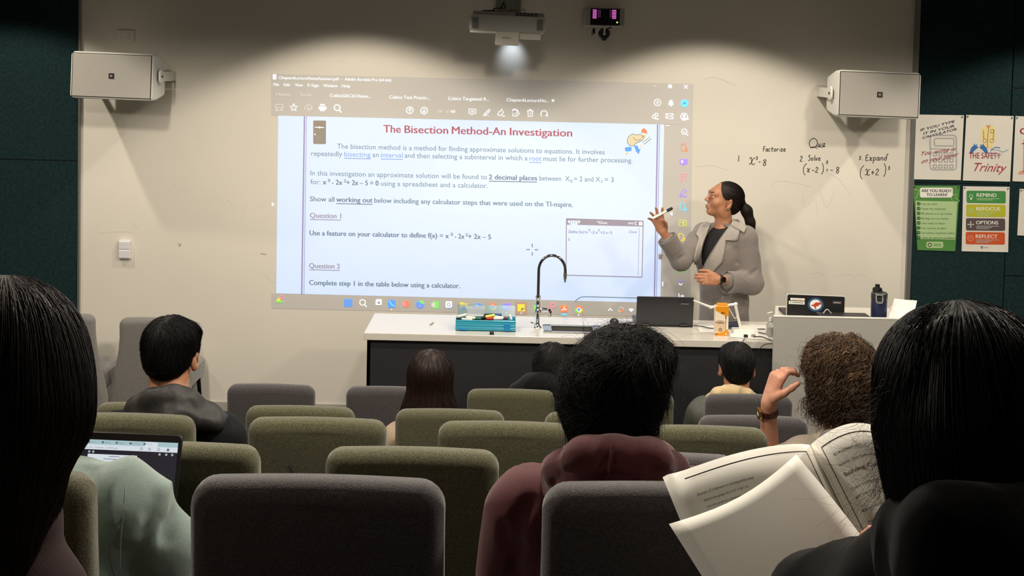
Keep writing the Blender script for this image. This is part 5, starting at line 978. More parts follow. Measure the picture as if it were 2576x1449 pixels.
def hand_prims(w, d, n, side, curl=(.3, .35, .4, .45), thumb=.5, s=1.0, spread=.06, tin=0.0):
    d = nv(d); n = nv(n-d*(np.array(n)@d)) if True else n; l = np.cross(d, n)*side; R = np.stack([l, d, n], 1)
    P = [bx(w+d*.052*s, np.array([.038, .047, .0135])*s, .013*s, R, .012), cap(w, w+d*.03*s, .024*s, .022*s, .015, flat=(n, .8))]
    for i in range(4):
        b = w+(d*(.088, .092, .088, .080)[i]+l*(.028, .0095, -.0095, -.0275)[i])*s; L_ = (.070, .078, .072, .056)[i]*s; r = (.0092, .0095, .009, .008)[i]*s; dd = nv(d+l*spread*(1.5, .5, -.5, -1.5)[i]); a = curl[i]; ang = a; Q = [b]
        for f in (.42, .32, .26): Q.append(Q[-1]+(dd*math.cos(ang)+n*math.sin(ang))*L_*f); ang += a*1.25
        P += chain(Q, [r, r*.95, r*.9, r*.8], .004)
        P[-3] = cap(b-d*.02*s, Q[1], r, r*.95, .006)
    t0 = w+(d*.022+l*.026)*s; t1 = t0+nv(d*.7+l*.75*(1-tin)+n*(.25+tin*.6))*.042*s; t2 = t1+nv(d*.85+l*.35*(1-2*tin)+n*thumb)*.032*s; t3 = t2+nv(d*.9+l*.1*(1-3*tin)+n*(thumb+.2))*.024*s
    return P+chain([t0, t1, t2, t3], [.015*s, .0115*s, .0098*s, .008*s], .008)
def limb_side(R): return R[:, 0]
def seated(root, hc, R, nb, shl, shr, pelvis, fz, skin_m, arms, vox=.0065, hs=1.0, face=True, brow=H_bk, legs=True, hands=None, footdy=.04, knee=.40):
    """arms = {'l': (elbow, wrist), 'r': ...}; returns joints. body = one continuous mesh"""
    P = head_prims(hc, R, hs)
    P += [cap(nb-np.array([0, 0, .03]), hc+R@np.array([0, -.02, -.07])*hs, .062*hs, .052*hs, .02)]
    ch = (shl+shr)/2+np.array([0, .01, -.10]); ax = nv(shr-shl); fw = nv(np.cross((0, 0, 1), ax)); wd = np.linalg.norm(shr-shl)/2
    P += [cap(shl*.92+shr*.08, shr*.92+shl*.08, .052, k=.03), ell(ch, (wd*.95, .095, .15), np.stack([ax, fw, np.cross(ax, fw)], 1), .04), cap(ch, pelvis, .115, .125, .05, flat=(fw, .8)), cap(pelvis-ax*.07, pelvis+ax*.07, .105, k=.04), cap(nb, (shl+shr)/2-np.array([0, 0, .02]), .06, .08, .04)]
    J = {'ch': ch, 'ax': ax, 'fw': fw, 'wd': wd}
    for k, sh, sg in (('l', shl, -1), ('r', shr, 1)):
        el, wr = arms[k]; el = np.array(el); wr = np.array(wr); P += chain([sh, el], [.05, .038], .03)+chain([el, wr], [.038, .025], .02); J[k] = (sh, el, wr)
        if hands and k in hands: P += hands[k]
        else: P += hand_prims(wr, nv(wr-el)*.8+np.array([0, .3, 0]), (0, 0, -1), -sg if False else sg*-1, vox and (.35, .4, .45, .5))
        hip = pelvis+ax*sg*.085; kn = hip+np.array([sg*.05, knee, .02]); kn[2] = fz+.42+.06; an = kn+np.array([0, footdy, -(kn[2]-fz-.08)]); J['leg'+k] = (hip, kn, an)
        P += chain([hip, kn, an], [.085, .055, .038], .03)+[cap(an-np.array([0, .02, .04]), an+np.array([0, .12, -.05]), .034, .026, .02)]
    sdf_obj('body', P, vox, skin_m, root)
    if face: add_face(root, hc, R, hs, brow=brow)
    # trousers and shoes
    T = [cap(pelvis-ax*.08, pelvis+ax*.08, .122, k=.04), cap(pelvis, pelvis+np.array([0, 0, .10]), .12, .115, .03, flat=(fw, .85))]
    for k in 'lr': h, kn, an = J['leg'+k]; T += chain([h, kn, an+np.array([0, 0, .02])], [.098, .068, .052], .03)
    sdf_obj('trousers', T, .011, M_jean, root, folds(.004, 30, 3))
    for k in 'lr':
        an = J['leg'+k][2]; sdf_obj('shoe', [cap(an-np.array([0, .025, .035]), an+np.array([0, .13, -.045]), .042, .034, .02), bx((an[0], an[1]+.05, fz+.014), (.042, .125, .014), .01, None, .01)], .009, M_sole, root)
    return J
def torso_cloth(J, nb, pelvis, g=.02, sleeve=1.0, arms='lr', cuff=.92, hem=.02, extra=(), short=False):
    ax, fw, wd, ch = J['ax'], J['fw'], J['wd'], J['ch']; shl, shr = J['l'][0], J['r'][0]
    P = [cap(shl*.93+shr*.07, shr*.93+shl*.07, .056+g, k=.03), ell(ch, (wd*.97+g, .10+g, .16+g), np.stack([ax, fw, np.cross(ax, fw)], 1), .04), cap(ch, pelvis+np.array([0, 0, hem]), .118+g, .125+g, .05, flat=(fw, .84)), cap(nb-np.array([0, 0, .015]), (shl+shr)/2-np.array([0, 0, .02]), .058+g*.6, .085+g, .04)]
    for k in arms:
        sh, el, wr = J[k]
        if short: P += chain([sh, sh+(el-sh)*.6], [.054+g, .048+g], .03); continue
        e2 = el+(wr-el)*cuff; P += chain([sh, el], [(.054+g)*sleeve, (.042+g)*sleeve], .03)+chain([el, e2], [(.042+g)*sleeve, (.032+g*.7)*sleeve], .02)
    return P+list(extra)
def short_hair(hc, R, s=1.0, vol=0.0, low=-.03, side=.0):
    L = lambda x, y, z: hc+R@(np.array([x, y, z])*s); e = lambda p, r, k=.015, op='u': ell(L(*p), np.array(r)*s, R, k, op)
    return [e((0, -.016, .040), (.083+vol, .106+vol, .088+vol)), e((0, -.058, low+.012), (.062+vol*.5, .050+vol*.5, .060), .03), e((0, .115, -.035), (.085, .075, .085), .02, 's'), e((-.094, .012, -.026), (.022, .048, .040), .012, 's'), e((.094, .012, -.026), (.022, .048, .040), .012, 's'), e((0, .055, .085), (.068+vol, .045, .03+vol), .03)]
def person(label, loc): return empty('person', label, 'person', loc=(0, 0, 0))
def finish(root, base):
    """put the Empty at the seat/feet point; children keep their place"""
    root.location = base
    for c in root.children: c.location = -Vector(base)

def on_surface(px, py, pr, lift, t0=6.9):
    d = at(px, py, 7.0)-CAM; d /= np.linalg.norm(d); t = t0; p = CAM+d*t
    for _ in range(60):
        s_ = float(sdf_eval(pr, p[None])[0]); 
        if s_ < lift: break
        t += max(s_-lift, .001)*.8; p = CAM+d*t
        if t > t0+1.0: break
    return p
def crease(pr, lines, r=.010, k=.02, t0=1.9):
    """soft valleys pressed into cloth along lines seen in the photo"""
    U = [p for p in pr if p[0] == 'u']; out = []
    for ln in lines:
        P = [on_surface(x, y, U, .004, t0) for x, y in ln]
        for a, b in zip(P[:-1], P[1:]): out.append(cap(a, b, r, r, k, 's'))
    return out
# ---- teacher --------------------------------------------------------------
tp = person('teacher in a grey blazer with dark ponytail, one hand raised towards the screen', None)
TY = 7.44; hc = at(1820, 505, TY); R = basis((-.955, -.20, .24), (.12, 0, 1)); nb = at(1822, 578, TY); shr = at(1772, 590, TY+.10); shl = at(1872, 600, TY-.10); pel = at(1822, 850, TY+.02); ch = at(1818, 650, TY)
TF = nv((-.70, -.71, 0)); TX = nv(shl-shr); elr = at(1712, 655, 7.36); wrr = at(1668, 583, 7.32); ell_ = at(1890, 712, 7.30); wrl = at(1806, 703, 7.13)
B = head_prims(hc, R); B += [cap(nb-np.array([0, 0, .04]), hc+R@np.array([0, -.015, -.06]), .056, .050, .025)]
Rt = np.stack([TX, TF, np.cross(TX, TF)], 1)
B += [cap(shr, shl, .048, k=.03), ell(ch+np.array([0, 0, .03]), (.15, .095, .17), Rt, .04), cap(ch, pel, .112, .13, .05, flat=(TF, .8)), cap(pel-TX*.06, pel+TX*.06, .12, k=.04)]
B += chain([shr, elr, wrr], [.048, .038, .024], .02)+chain([shl, ell_, wrl], [.050, .040, .026], .02)
dR = nv(at(1645, 528, 7.31)-wrr); B += hand_prims(wrr, dR, (-.35, -.9, .05), 1, (.10, .14, .22, .30), .9, .95, .34, .5)
dL = nv(at(1760, 701, 7.08)-wrl); B += hand_prims(wrl, dL, (.1, .75, -.2), -1, (.42, .5, .58, .65), .3, .95, .02, .3)
for sg in (-1, 1): 
    hip = pel+TX*sg*.085; kn = np.array([hip[0]-.01, hip[1]-.01, .46]); an = np.array([hip[0], hip[1]+.02, .08]); B += chain([hip, kn, an], [.095, .06, .04], .03)+[cap(an-np.array([0, 0, .03]), an+TF*.13-np.array([0, 0, .05]), .034, .024, .02)]
sdf_obj('body', B, .0048, SK_t, tp); add_face(tp, hc, R, 1, mat('lip_rose', (150, 80, 78), .4), H_br)
# blazer
BZ = [cap(shr, shl, .072, k=.03), ell(ch+np.array([0, 0, .03]), (.18, .125, .19), Rt, .04), cap(ch, pel, .142, .165, .05, flat=(TF, .86)), cap(pel, pel-np.array([0, 0, .13]), .165, .18, .03, flat=(TF, .9)), cap(nb-np.array([0, 0, .03])-TF*.02, (shr+shl)/2, .068, .085, .03)]
cr = elr+(wrr-elr)*.62; cl = ell_+(wrl-ell_)*.62
BZ += chain([shr, elr, cr], [.070, .056, .050], .02)+chain([shl, ell_, cl], [.077, .064, .055], .025)
def prism(poly, ycut, k=.004):
    poly = np.array(poly, float); n = len(poly)
    def f(p):
        q = to_px(p); s = 418.0; d = np.full(q.shape[:-1], 1e9); ins = np.zeros(q.shape[:-1], bool)
        for i in range(n):
            a, b = poly[i], poly[(i+1) % n]; e = b-a; w_ = q-a; t = np.clip((w_@e)/(e@e), 0, 1); dd = w_-t[..., None]*e; d = np.minimum(d, (dd*dd).sum(-1))
            c1 = (q[..., 1] >= a[1]) != (q[..., 1] >= b[1]); xx = a[0]+(q[..., 1]-a[1])/(b[1]-a[1]+1e-9)*e[0]; ins ^= c1 & (q[..., 0] < xx)
        d = np.sqrt(d)/s; d = np.where(ins, -d, d); return np.maximum(d, p[..., 1]-ycut)
    C = np.concatenate([[at(x, y, ycut) for x, y in poly], [at(x, y, ycut-.35) for x, y in poly]]); return ('s', f, C.min(0), C.max(0), k)
OPEN = [(1800, 556), (1833, 572), (1812, 602), (1780, 655), (1762, 690), (1752, 700), (1747, 745), (1742, 800), (1738, 870), (1723, 870), (1730, 770), (1742, 715), (1752, 660), (1768, 600), (1785, 562)]
BZ += crease(BZ, [[(1860, 598), (1853, 625), (1854, 660), (1862, 686)], [(1872, 694), (1890, 690), (1905, 678)], [(1732, 612), (1722, 626)], [(1722, 642), (1708, 652)], [(1800, 745), (1835, 740), (1862, 728)], [(1850, 765), (1852, 800)]], .006, .018, 6.9)
BZ += [prism(OPEN, TY+.0)]
M_bz = mat('grey_blazer', (126, 118, 113), .9, noise=(120, .12), bump=(420, .25), sheen=.25)
blz = sdf_obj('blazer', BZ, .0055, M_bz, tp, folds(.011, 13, 5, (1, 1, .75)))
TS = [cap(shr*.9+shl*.1, shl*.9+shr*.1, .056, k=.03), ell(ch+np.array([0, 0, .03]), (.158, .106, .178), Rt, .04), cap(ch, pel, .122, .14, .05, flat=(TF, .82)), cap(nb-np.array([0, 0, .035]), ch, .064, .09, .03)]
sdf_obj('black_top', TS, .008, mat('black_jersey', (20, 19, 21), .85), tp, folds(.003, 18, 6))
# lapels and collar: cloth slabs lying on the blazer
BZs = [p for p in BZ if p[0] == 'u']
def slabs(name, poly, m, parent, th=.006, lift=.006):
    """even thin cloth piece following the garment"""
    P = np.array(poly, float); c = P.mean(0); rings = [P, c+(P-c)*.6, c+(P-c)*.25]; V = []; 
    for rg in rings: V += [on_surface(x, y, BZs, lift+.004*(1-.0)) for x, y in rg]
    V.append(on_surface(c[0], c[1], BZs, lift+.005)); n = len(P); Fs = []
    for r_ in range(2): Fs += [(r_*n+i, r_*n+(i+1) % n, (r_+1)*n+(i+1) % n, (r_+1)*n+i) for i in range(n)]
    Fs += [(2*n+i, 2*n+(i+1) % n, 3*n) for i in range(n)]; o = G().add(V, Fs).build(name, m, parent, smooth=60); md = o.modifiers.new('t', 'SOLIDIFY'); md.thickness = th; md.offset = 0; return o
M_bl = mat('grey_blazer_lapel', (162, 154, 146), .9, noise=(120, .1), bump=(420, .2), sheen=.25)
def loft(name, A, Bq, m, parent, th=.007, lift=.011, K=22, M=6):
    """cloth strip between two edges, following the garment"""
    def rs(P): 
        P = np.array(P, float); t = np.concatenate([[0], np.cumsum(np.linalg.norm(np.diff(P, axis=0), axis=1))]); return np.stack([np.interp(np.linspace(0, t[-1], K), t, P[:, i]) for i in (0, 1)], 1)
    A = rs(A); Bq = rs(Bq); V = [on_surface(*(A[i]*(1-j/M)+Bq[i]*j/M), BZs, lift) for i in range(K) for j in range(M+1)]
    o = G().add(V, [(i*(M+1)+j, i*(M+1)+j+1, (i+1)*(M+1)+j+1, (i+1)*(M+1)+j) for i in range(K-1) for j in range(M)]).build(name, m, parent, smooth=70); md = o.modifiers.new('t', 'SOLIDIFY'); md.thickness = th; md.offset = 0; return o
M_bl = mat('grey_blazer_lapel', (138, 131, 125), .9, noise=(120, .1), bump=(420, .2), sheen=.25)
loft('lapel', [(1846, 556), (1836, 568), (1824, 585), (1812, 603), (1796, 630), (1780, 656), (1768, 684)], [(1864, 566), (1860, 585), (1854, 607), (1826, 604), (1823, 630), (1817, 660), (1790, 688)], M_bl, blz)
loft('lapel', [(1776, 558), (1762, 567), (1750, 588), (1758, 598), (1751, 625), (1746, 650), (1747, 664)], [(1788, 562), (1782, 575), (1776, 592), (1769, 610), (1763, 635), (1757, 655), (1752, 666)], M_bl, blz)
loft('collar', [(1844, 552), (1856, 552), (1868, 562), (1878, 572)], [(1838, 566), (1850, 574), (1862, 580), (1872, 586)], M_bl, blz, lift=.016)
# turned-up cuffs
def cuff(a, b, r1, r2, m): 
    a, b = np.array(a), np.array(b); G().tube([a, a+(b-a)*.5, b, b, a+(b-a)*.4, a], [r1, (r1+r2)/2, r2, r2*.86, r1*.86, r1*.8], 20, cap=False).build('cuff', m, blz, smooth=60)
cuff(elr+(wrr-elr)*.34, elr+(wrr-elr)*.78, .056, .062, M_bz); cuff(ell_+(wrl-ell_)*.35, ell_+(wrl-ell_)*.74+np.array([0, 0, -.012]), .062, .067, M_bz)
G().tube([at(1662, 640, 7.36), at(1660, 652, 7.36)], [.013, .009], 8).build('cuff_strap', M_bl, blz, smooth=True)
TR = []
for sg in (-1, 1): hip = pel+TX*sg*.085; kn = np.array([hip[0]-.01, hip[1]-.01, .46]); an = np.array([hip[0], hip[1]+.02, .10]); TR += chain([hip, kn, an], [.105, .075, .06], .03)
sdf_obj('trousers', TR, .010, M_jean, tp)
for sg in (-1, 1): an = np.array([(pel+TX*sg*.085)[0], (pel+TX*sg*.085)[1]+.02, .05]); sdf_obj('shoe', [cap(an-TF*.03, an+TF*.13-np.array([0, 0, .012]), .044, .034, .02), cap(an-np.array([0, 0, .03]), an+TF*.12-np.array([0, 0, .03]), .02, .02, .02)], .008, M_sole, tp)
# hair: smooth cap drawn back into a low ponytail
L = lambda x, y, z: hc+R@np.array([x, y, z]); tie = at(1868, 514, TY+.0)
HR = [ell(L(0, -.022, .038), (.081, .101, .085), R, .02), ell(L(0, -.06, -.01), (.066, .052, .062), R, .03), ell(L(0, .118, -.012), (.10, .082, .105), R, .012, 's'), ell(L(-.085, .026, -.030), (.022, .044, .040), R, .008, 's'), ell(L(.085, .026, -.030), (.022, .044, .040), R, .008, 's'), ell(L(-.083, .0, -.012), (.018, .022, .032), R, .006, 's'), ell(L(.083, .0, -.012), (.018, .022, .032), R, .006, 's'), cap(L(0, -.085, 0), tie, .035, .018, .02)]
V, Q = sdf_mesh(HR, .005); hmesh = np_mesh('hair', V, Q, H_br, tp)
strands('hair_strands', HR, 2200, 9, .012, H_br, hmesh, L(0, .10, .05), grav=.0, off=(0, .0018), r0=.0005, seed=4, starts=(V, Q), clump=.08, keep=lambda P: ((P-hc)@R)[:, 1] < .045)
PT = [cap(tie, at(1878, 530, TY+.0), .020, .030, .02), cap(at(1878, 530, TY), at(1888, 560, TY-.01), .030, .024, .02), cap(at(1888, 560, TY-.01), at(1897, 583, TY-.02), .024, .006, .02)]
V, Q = sdf_mesh(PT, .005); pt = np_mesh('ponytail', V, Q, H_br, tp); strands('ponytail_strands', PT, 900, 10, .012, H_br, pt, tie, grav=1.2, off=(0, .003), r0=.0005, seed=5, starts=(V, Q), clump=.1)
G().lathe(tie+np.array([.002, 0, -.004]), [(.019, -.006), (.023, 0), (.019, .006)], 14, R=rot(0, 1.1, 0)).build('hair_tie', H_bk, tp, smooth=True); G().ball(L(.084, .004, -.042) if (R@np.array([1, 0, 0]))[1] < 0 else L(-.084, .004, -.042), .004, 8).build('earring', M_steel, tp)
# watch
wd = nv(wrl-ell_); wc = wrl-wd*.012; Rw = basis(wd, (0, -.5, 1)); r_ = G(); r_.lathe(wc, [(.029, -.011), (.0305, 0), (.029, .011)], 20, R=np.stack([Rw[:, 0], Rw[:, 2], Rw[:, 1]], 1)); wt = r_.build('wristwatch', M_rub, tp, smooth=50)
fd = nv(np.array([-.15, -1, .2])); fd = nv(fd-wd*(fd@wd)); G().rbox(wc+fd*.031, (.034, .04, .010), .008, R=np.stack([np.cross(fd, wd), wd, fd], 1), axis=2).build('watch_face', mat('watch_case', (70, 72, 78), .2, metal=.8), wt, smooth=35); G().rbox(wc+fd*.0365, (.028, .033, .002), .006, R=np.stack([np.cross(fd, wd), wd, fd], 1), axis=2).build('watch_glass', mat('watch_glass', (10, 10, 12), .05), wt)
finish(tp, (float(pel[0]), float(pel[1]), 0))
a, b = at(1643, 549, 7.285), at(1692, 523, 7.285); c = (a+b)/2; r = empty('whiteboard_marker', 'white marker with black cap held in the raised hand of the teacher', 'marker', loc=tuple(c)); G().tube([a-c, a+(b-a)*.72-c], .008, 12).build('barrel', M_pw, r, smooth=40); G().tube([a+(b-a)*.70-c, a+(b-a)*.95-c, b-c], [.009, .009, .006], 12).build('cap', M_pk, r, smooth=40)

# ---- helper for audience --------------------------------------------------
def std_arms(shl, shr, dy=.20, wz=-.22):
    return {'l': (shl+np.array([-.04, .08, -.25]), shl+np.array([.06, .08+dy, wz-.02])), 'r': (shr+np.array([.04, .08, -.25]), shr+np.array([-.06, .08+dy, wz-.02]))}
# boy in the maroon hoodie (row Z)
M_mar = mat('maroon_fleece', (86, 32, 38), .95, noise=(220, .22), bump=(500, .15), sheen=.2)
pp = person('student in a maroon hoodie with tousled black hair, seen from behind', None); Y = 2.36; hc = at(1550, 1003, Y); R = basis((.16, 1, -.10), (.06, 0, 1)); nb = at(1556, 1165, Y-.03); shl = at(1322, 1290, Y-.04); shr = at(1765, 1285, Y-.04); fz = FZ['Z']; pel = np.array([.20, 2.27, fz+.54])
J = seated(pp, hc, R, nb, shl, shr, pel, fz, SK_b, std_arms(shl, shr), hs=.98)
Pq = lambda px, py, y: at(px, py, y); hood = chain([Pq(1392, 1205, 2.36), Pq(1420, 1185, 2.24), Pq(1480, 1160, 2.19), Pq(1552, 1158, 2.18), Pq(1630, 1165, 2.19), Pq(1680, 1185, 2.25), Pq(1700, 1205, 2.36)], [.030, .036, .040, .040, .040, .036, .030], .02)
hood += chain([Pq(1398, 1235, 2.30), Pq(1450, 1228, 2.20), Pq(1550, 1232, 2.175), Pq(1650, 1226, 2.20), Pq(1712, 1225, 2.30)], [.034, .036, .036, .036, .034], .008)
hood += chain([Pq(1400, 1180, 2.40), Pq(1460, 1150, 2.45), Pq(1556, 1180, 2.46), Pq(1650, 1150, 2.45), Pq(1695, 1180, 2.40)], [.03]*5, .02)
cl = torso_cloth(J, nb, pel, .024); top = sdf_obj('hoodie', cl+crease(cl, [[(1330, 1262), (1300, 1310), (1296, 1380), (1290, 1449)], [(1262, 1330), (1268, 1380)]], .008, .022), .007, M_mar, pp, folds(.012, 13, 8)); sdf_obj('hood', hood+crease(hood, [[(1390, 1222), (1450, 1206), (1550, 1200), (1640, 1204), (1700, 1212)], [(1410, 1190), (1470, 1172), (1530, 1168)], [(1570, 1172), (1640, 1180), (1690, 1194)]], .005, .016), .005, M_mar, top, folds(.005, 22, 9))
G().tube(smooth_path([on_surface(x, y, hood, .004, 1.9) for x, y in ((1541, 1122), (1537, 1145), (1534, 1165), (1532, 1190), (1531, 1215), (1530, 1245))]), .0028, 6).build('hood_seam', mat('maroon_seam', (72, 30, 34), .95), top, smooth=True)
Lh = lambda x, y, z: hc+R@np.array([x, y, z])
HR = [ell(Lh(.0, -.012, .040), (.090, .106, .084), R, .02), ell(Lh(-.012, -.035, .0), (.092, .085, .078), R, .03), ell(Lh(0, -.050, -.060), (.072, .062, .055), R, .03), ell(Lh(.02, .03, .085), (.08, .07, .045), R, .03), ell(Lh(0, .125, -.045), (.10, .085, .09), R, .02, 's'), ell(Lh(.112, .0, -.045), (.036, .05, .050), R, .01, 's')]
V, Q = sdf_mesh(HR, .006, folds(.006, 55, 21, (1, 1, 1))); hm = np_mesh('hair', V, Q, H_hb, pp); strands('hair_strands', HR, 9500, 9, .010, H_hb, hm, Lh(.01, .0, .13), grav=.35, off=(0, .010), lift=.02, jit=.55, r0=.00055, seed=31, starts=(V, Q), clump=1.2, swirl=28, away=.7)
strands('loose_strands', HR, 260, 10, .013, H_hb, hm, Lh(0, -.03, .10), grav=.0, off=(.004, .02), lift=.05, r0=.0004, seed=33, starts=(V, Q), clump=1.5, swirl=30, keep=lambda P: P[:, 2] > hc[2]+.05)
finish(pp, (float(pel[0]), float(pel[1]), fz))

# student in the mint sweatshirt (row Z, left)
M_mint = mat('mint_fleece', (128, 145, 139), .95, noise=(180, .1), bump=(420, .1), sheen=.25)
pp = person('student in a mint green sweatshirt leaning over an open laptop at lower left', None); Y = 2.42; hc = at(95, 1035, 2.52); R = basis((-.1, 1, -.45)); nb = at(150, 1235, 2.40); shl = at(15, 1300, 2.36); shr = at(318, 1292, 2.33); pel = np.array([-.86, 2.27, fz+.54])
arms = {'l': (at(-60, 1420, 2.42), at(120, 1440, 2.62)), 'r': (at(398, 1372, 2.36), at(300, 1450, 2.60))}
J = seated(pp, hc, R, nb, shl, shr, pel, fz, SK_l, arms, hs=.98); cl = torso_cloth(J, nb, pel, .030, 1.0, cuff=.8)+[cap(at(195, 1232, 2.34), at(280, 1262, 2.31), .052, .062, .04), cap(at(200, 1225, 2.36), at(150, 1240, 2.38), .055, .06, .03), cap(at(398, 1262, 2.235), at(346, 1372, 2.225), .010, .014, .022, 's'), cap(at(300, 1400, 2.21), at(330, 1450, 2.21), .008, .012, .02, 's')]
cl2 = cl+crease(cl, [[(398, 1262), (384, 1300), (362, 1350), (342, 1395), (336, 1449)], [(438, 1290), (424, 1320), (416, 1350)], [(296, 1330), (306, 1380), (322, 1430)], [(226, 1170), (214, 1220)]], .010, .026); top = sdf_obj('sweatshirt', cl2, .007, M_mint, pp, folds(.020, 12, 14, (1, 1, .6)))
G().tube(smooth_path([on_surface(x, y, cl, .005, 1.9) for x, y in ((309, 1195), (314, 1225), (312, 1270), (306, 1330), (303, 1380), (302, 1440))]), .0012, 5).build('shoulder_seam', mat('mint_seam', (120, 146, 136), .9), top)
HR = short_hair(hc, R, .98, .004); V, Q = sdf_mesh(HR, .006); hm = np_mesh('hair', V, Q, H_bk, pp); strands('hair_strands', HR, 2500, 8, .010, H_bk, hm, hc+R@np.array([0, -.04, .12]), seed=35, starts=(V, Q), off=(0, .004))
finish(pp, (float(pel[0]), float(pel[1]), fz))
# paper at the right elbow is skipped: hidden; laptop on the lap
YL = 2.80; tr = at(439, 1106, YL); tl = at(100, 1099, YL); w_ = tr[0]-tl[0]; hz = .218; zb = tr[2]-hz; r = empty('laptop', 'open black laptop on the knees of the student in mint, screen showing a browser', 'laptop', loc=((tr[0]+tl[0])/2, YL, zb)); Rl = rot(math.radians(-14), ROLL, 0)
G().rbox(Rl@np.array([0, .004, hz/2]), (w_, .007, hz+.006), .012, R=Rl, axis=1).build('screen_lid', M_black, r, smooth=35); G().box((0, -.11, -.006), (w_, .22, .012)).build('keyboard_base', M_alu, r, bevel=.002)
s = Sheet(lambda u, v, l: Rl@np.array([(u-.5)*w_, -.0002-.0003*l, (1-v)*hz])); SE = lambda n, c, e: mat('screen_'+n, (20, 20, 22), .3, emit=c, es=e)
S_w = SE('white', (225, 232, 240), .75); S_t = SE('tab', (190, 222, 228), .6); S_d = SE('dark', (44, 40, 52), .5); S_k = SE('ink', (110, 130, 140), .5); S_g = SE('glyph', (190, 195, 205), .6)
s.rect('browser_window', .03, .065, .972, .955, S_d, 0); s.rect('tab_bar', .03, .065, .972, .115, S_t, 1); s.rect('tab_bar', .72, .070, .82, .115, S_w, 2, r=.008); s.rect('address_bar', .03, .115, .972, .168, S_w, 1); s.text('address_text', '123_Biology_Unit_34 - Chapter_5_PDF.pdf', .15, .152, .37, .013, S_k, 2)
for i, b in enumerate(('Files', 'Inbox', 'Learn', 'Notes', 'Paper', 'Lesson', 'My Unit')): s.disc('tab_icon', .09+i*.105, .090, .009, S_k, 3, ry=.012); s.text('tab_text', b, .105+i*.105, .096, .045, .011, S_k, 3)
for u in (.70, .76, .83, .90): s.disc('toolbar_dot', u, .142, .010, S_k, 2, ry=.014, hole=.0 if u == .9 else .007)
for u in (.31, .34, .84, .89, .935): s.disc('reader_icon', u, .192, .009, S_g, 2, ry=.013)
s.rect('document_page', .30, .215, .672, .95, S_w, 1); s.line('document_text', [(.46, .235), (.54, .235)], .006, S_k, 2); s.line('document_text', [(.42, .262), (.58, .262)], .006, S_k, 2); s.build(r, .004)

# boy in the black jacket (row B, left)
def rowguy(label, hpx, Y, face, nbp, shLp, shRp, rowk, pelx, skinm, cloth, hairm_, vol=0., hs=1.0, up=(0, 0, 1), g=.024, n=3500, hood=None, hoodm=None, folds_=(.008, 14), seed=40, hair=None, strand_kw={}, dz=.54, arms=None, hands=None, vox=.007, brow=H_bk, name='jacket', short=False):
    pp = person(label, None); hc = at(hpx[0], hpx[1], Y); R = basis(face, up); nb = at(nbp[0], nbp[1], Y-.05); shl = at(shLp[0], shLp[1], Y-.06); shr = at(shRp[0], shRp[1], Y-.06); fz = FZ[rowk]; pel = np.array([pelx, ROWS[rowk][0]+.24, fz+dz])
    J = seated(pp, hc, R, nb, shl, shr, pel, fz, skinm, arms or std_arms(shl, shr), vox=vox, hs=hs, brow=brow, hands=hands, knee=.34 if rowk == 'D' else .40, footdy=-.03 if rowk == 'D' else .04); top = sdf_obj(name, torso_cloth(J, nb, pel, g, short=short), .009, cloth, pp, folds(folds_[0], folds_[1], seed))
    if hood: sdf_obj('hood', hood, .0065, hoodm or cloth, top, folds(.010, 22, seed+1))
    HR = hair(hc, R) if hair else short_hair(hc, R, hs, vol); V, Q = sdf_mesh(HR, .006); hm = np_mesh('hair', V, Q, hairm_, pp)
    kw = dict(grav=.5, off=(0, .005), lift=.008, r0=.0008, clump=.7, swirl=24, jit=.25); kw.update(strand_kw); strands('hair_strands', HR, n, 9, .011, hairm_, hm, hc+R@np.array([0, -.04, .12]), seed=seed, starts=(V, Q), **kw)
    finish(pp, (float(pel[0]), float(pel[1]), fz)); return pp, hc, R, HR, hm, top
M_jk = mat('black_jacket', (20, 21, 25), .8, spec=.2, bump=(200, .2), noise=(20, .2)); M_lea = mat('grey_leather_hood', (40, 39, 38), .6, noise=(22, .35), bump=(60, .3))
hood = chain([at(315, 1050, 3.98), at(345, 1022, 3.93), at(390, 1005, 3.91), at(430, 1002, 3.905), at(475, 1012, 3.92), at(530, 1040, 3.95), at(575, 1068, 4.0)], [.02, .030, .034, .036, .034, .026, .016], .03)+chain([at(330, 1060, 3.92), at(430, 1050, 3.885), at(540, 1062, 3.92)], [.034, .04, .03], .03)
_, hc, R, HR, hm, top = rowguy('boy with short black hair in a black jacket with grey collar, left side', (430, 897), 4.05, (.05, 1, -.30), (430, 1012), (300, 1100), (560, 1104), 'B', at(313, 1062, 3.9)[0]+.06, SK_t, M_jk, H_hb, .006, 1.0, hood=hood+crease(hood, [[(432, 985), (428, 1010), (432, 1045)], [(380, 1010), (365, 1050)], [(480, 1010), (505, 1050)]], .005, .014, 3.7), hoodm=M_lea, seed=41, folds_=(.012, 16))
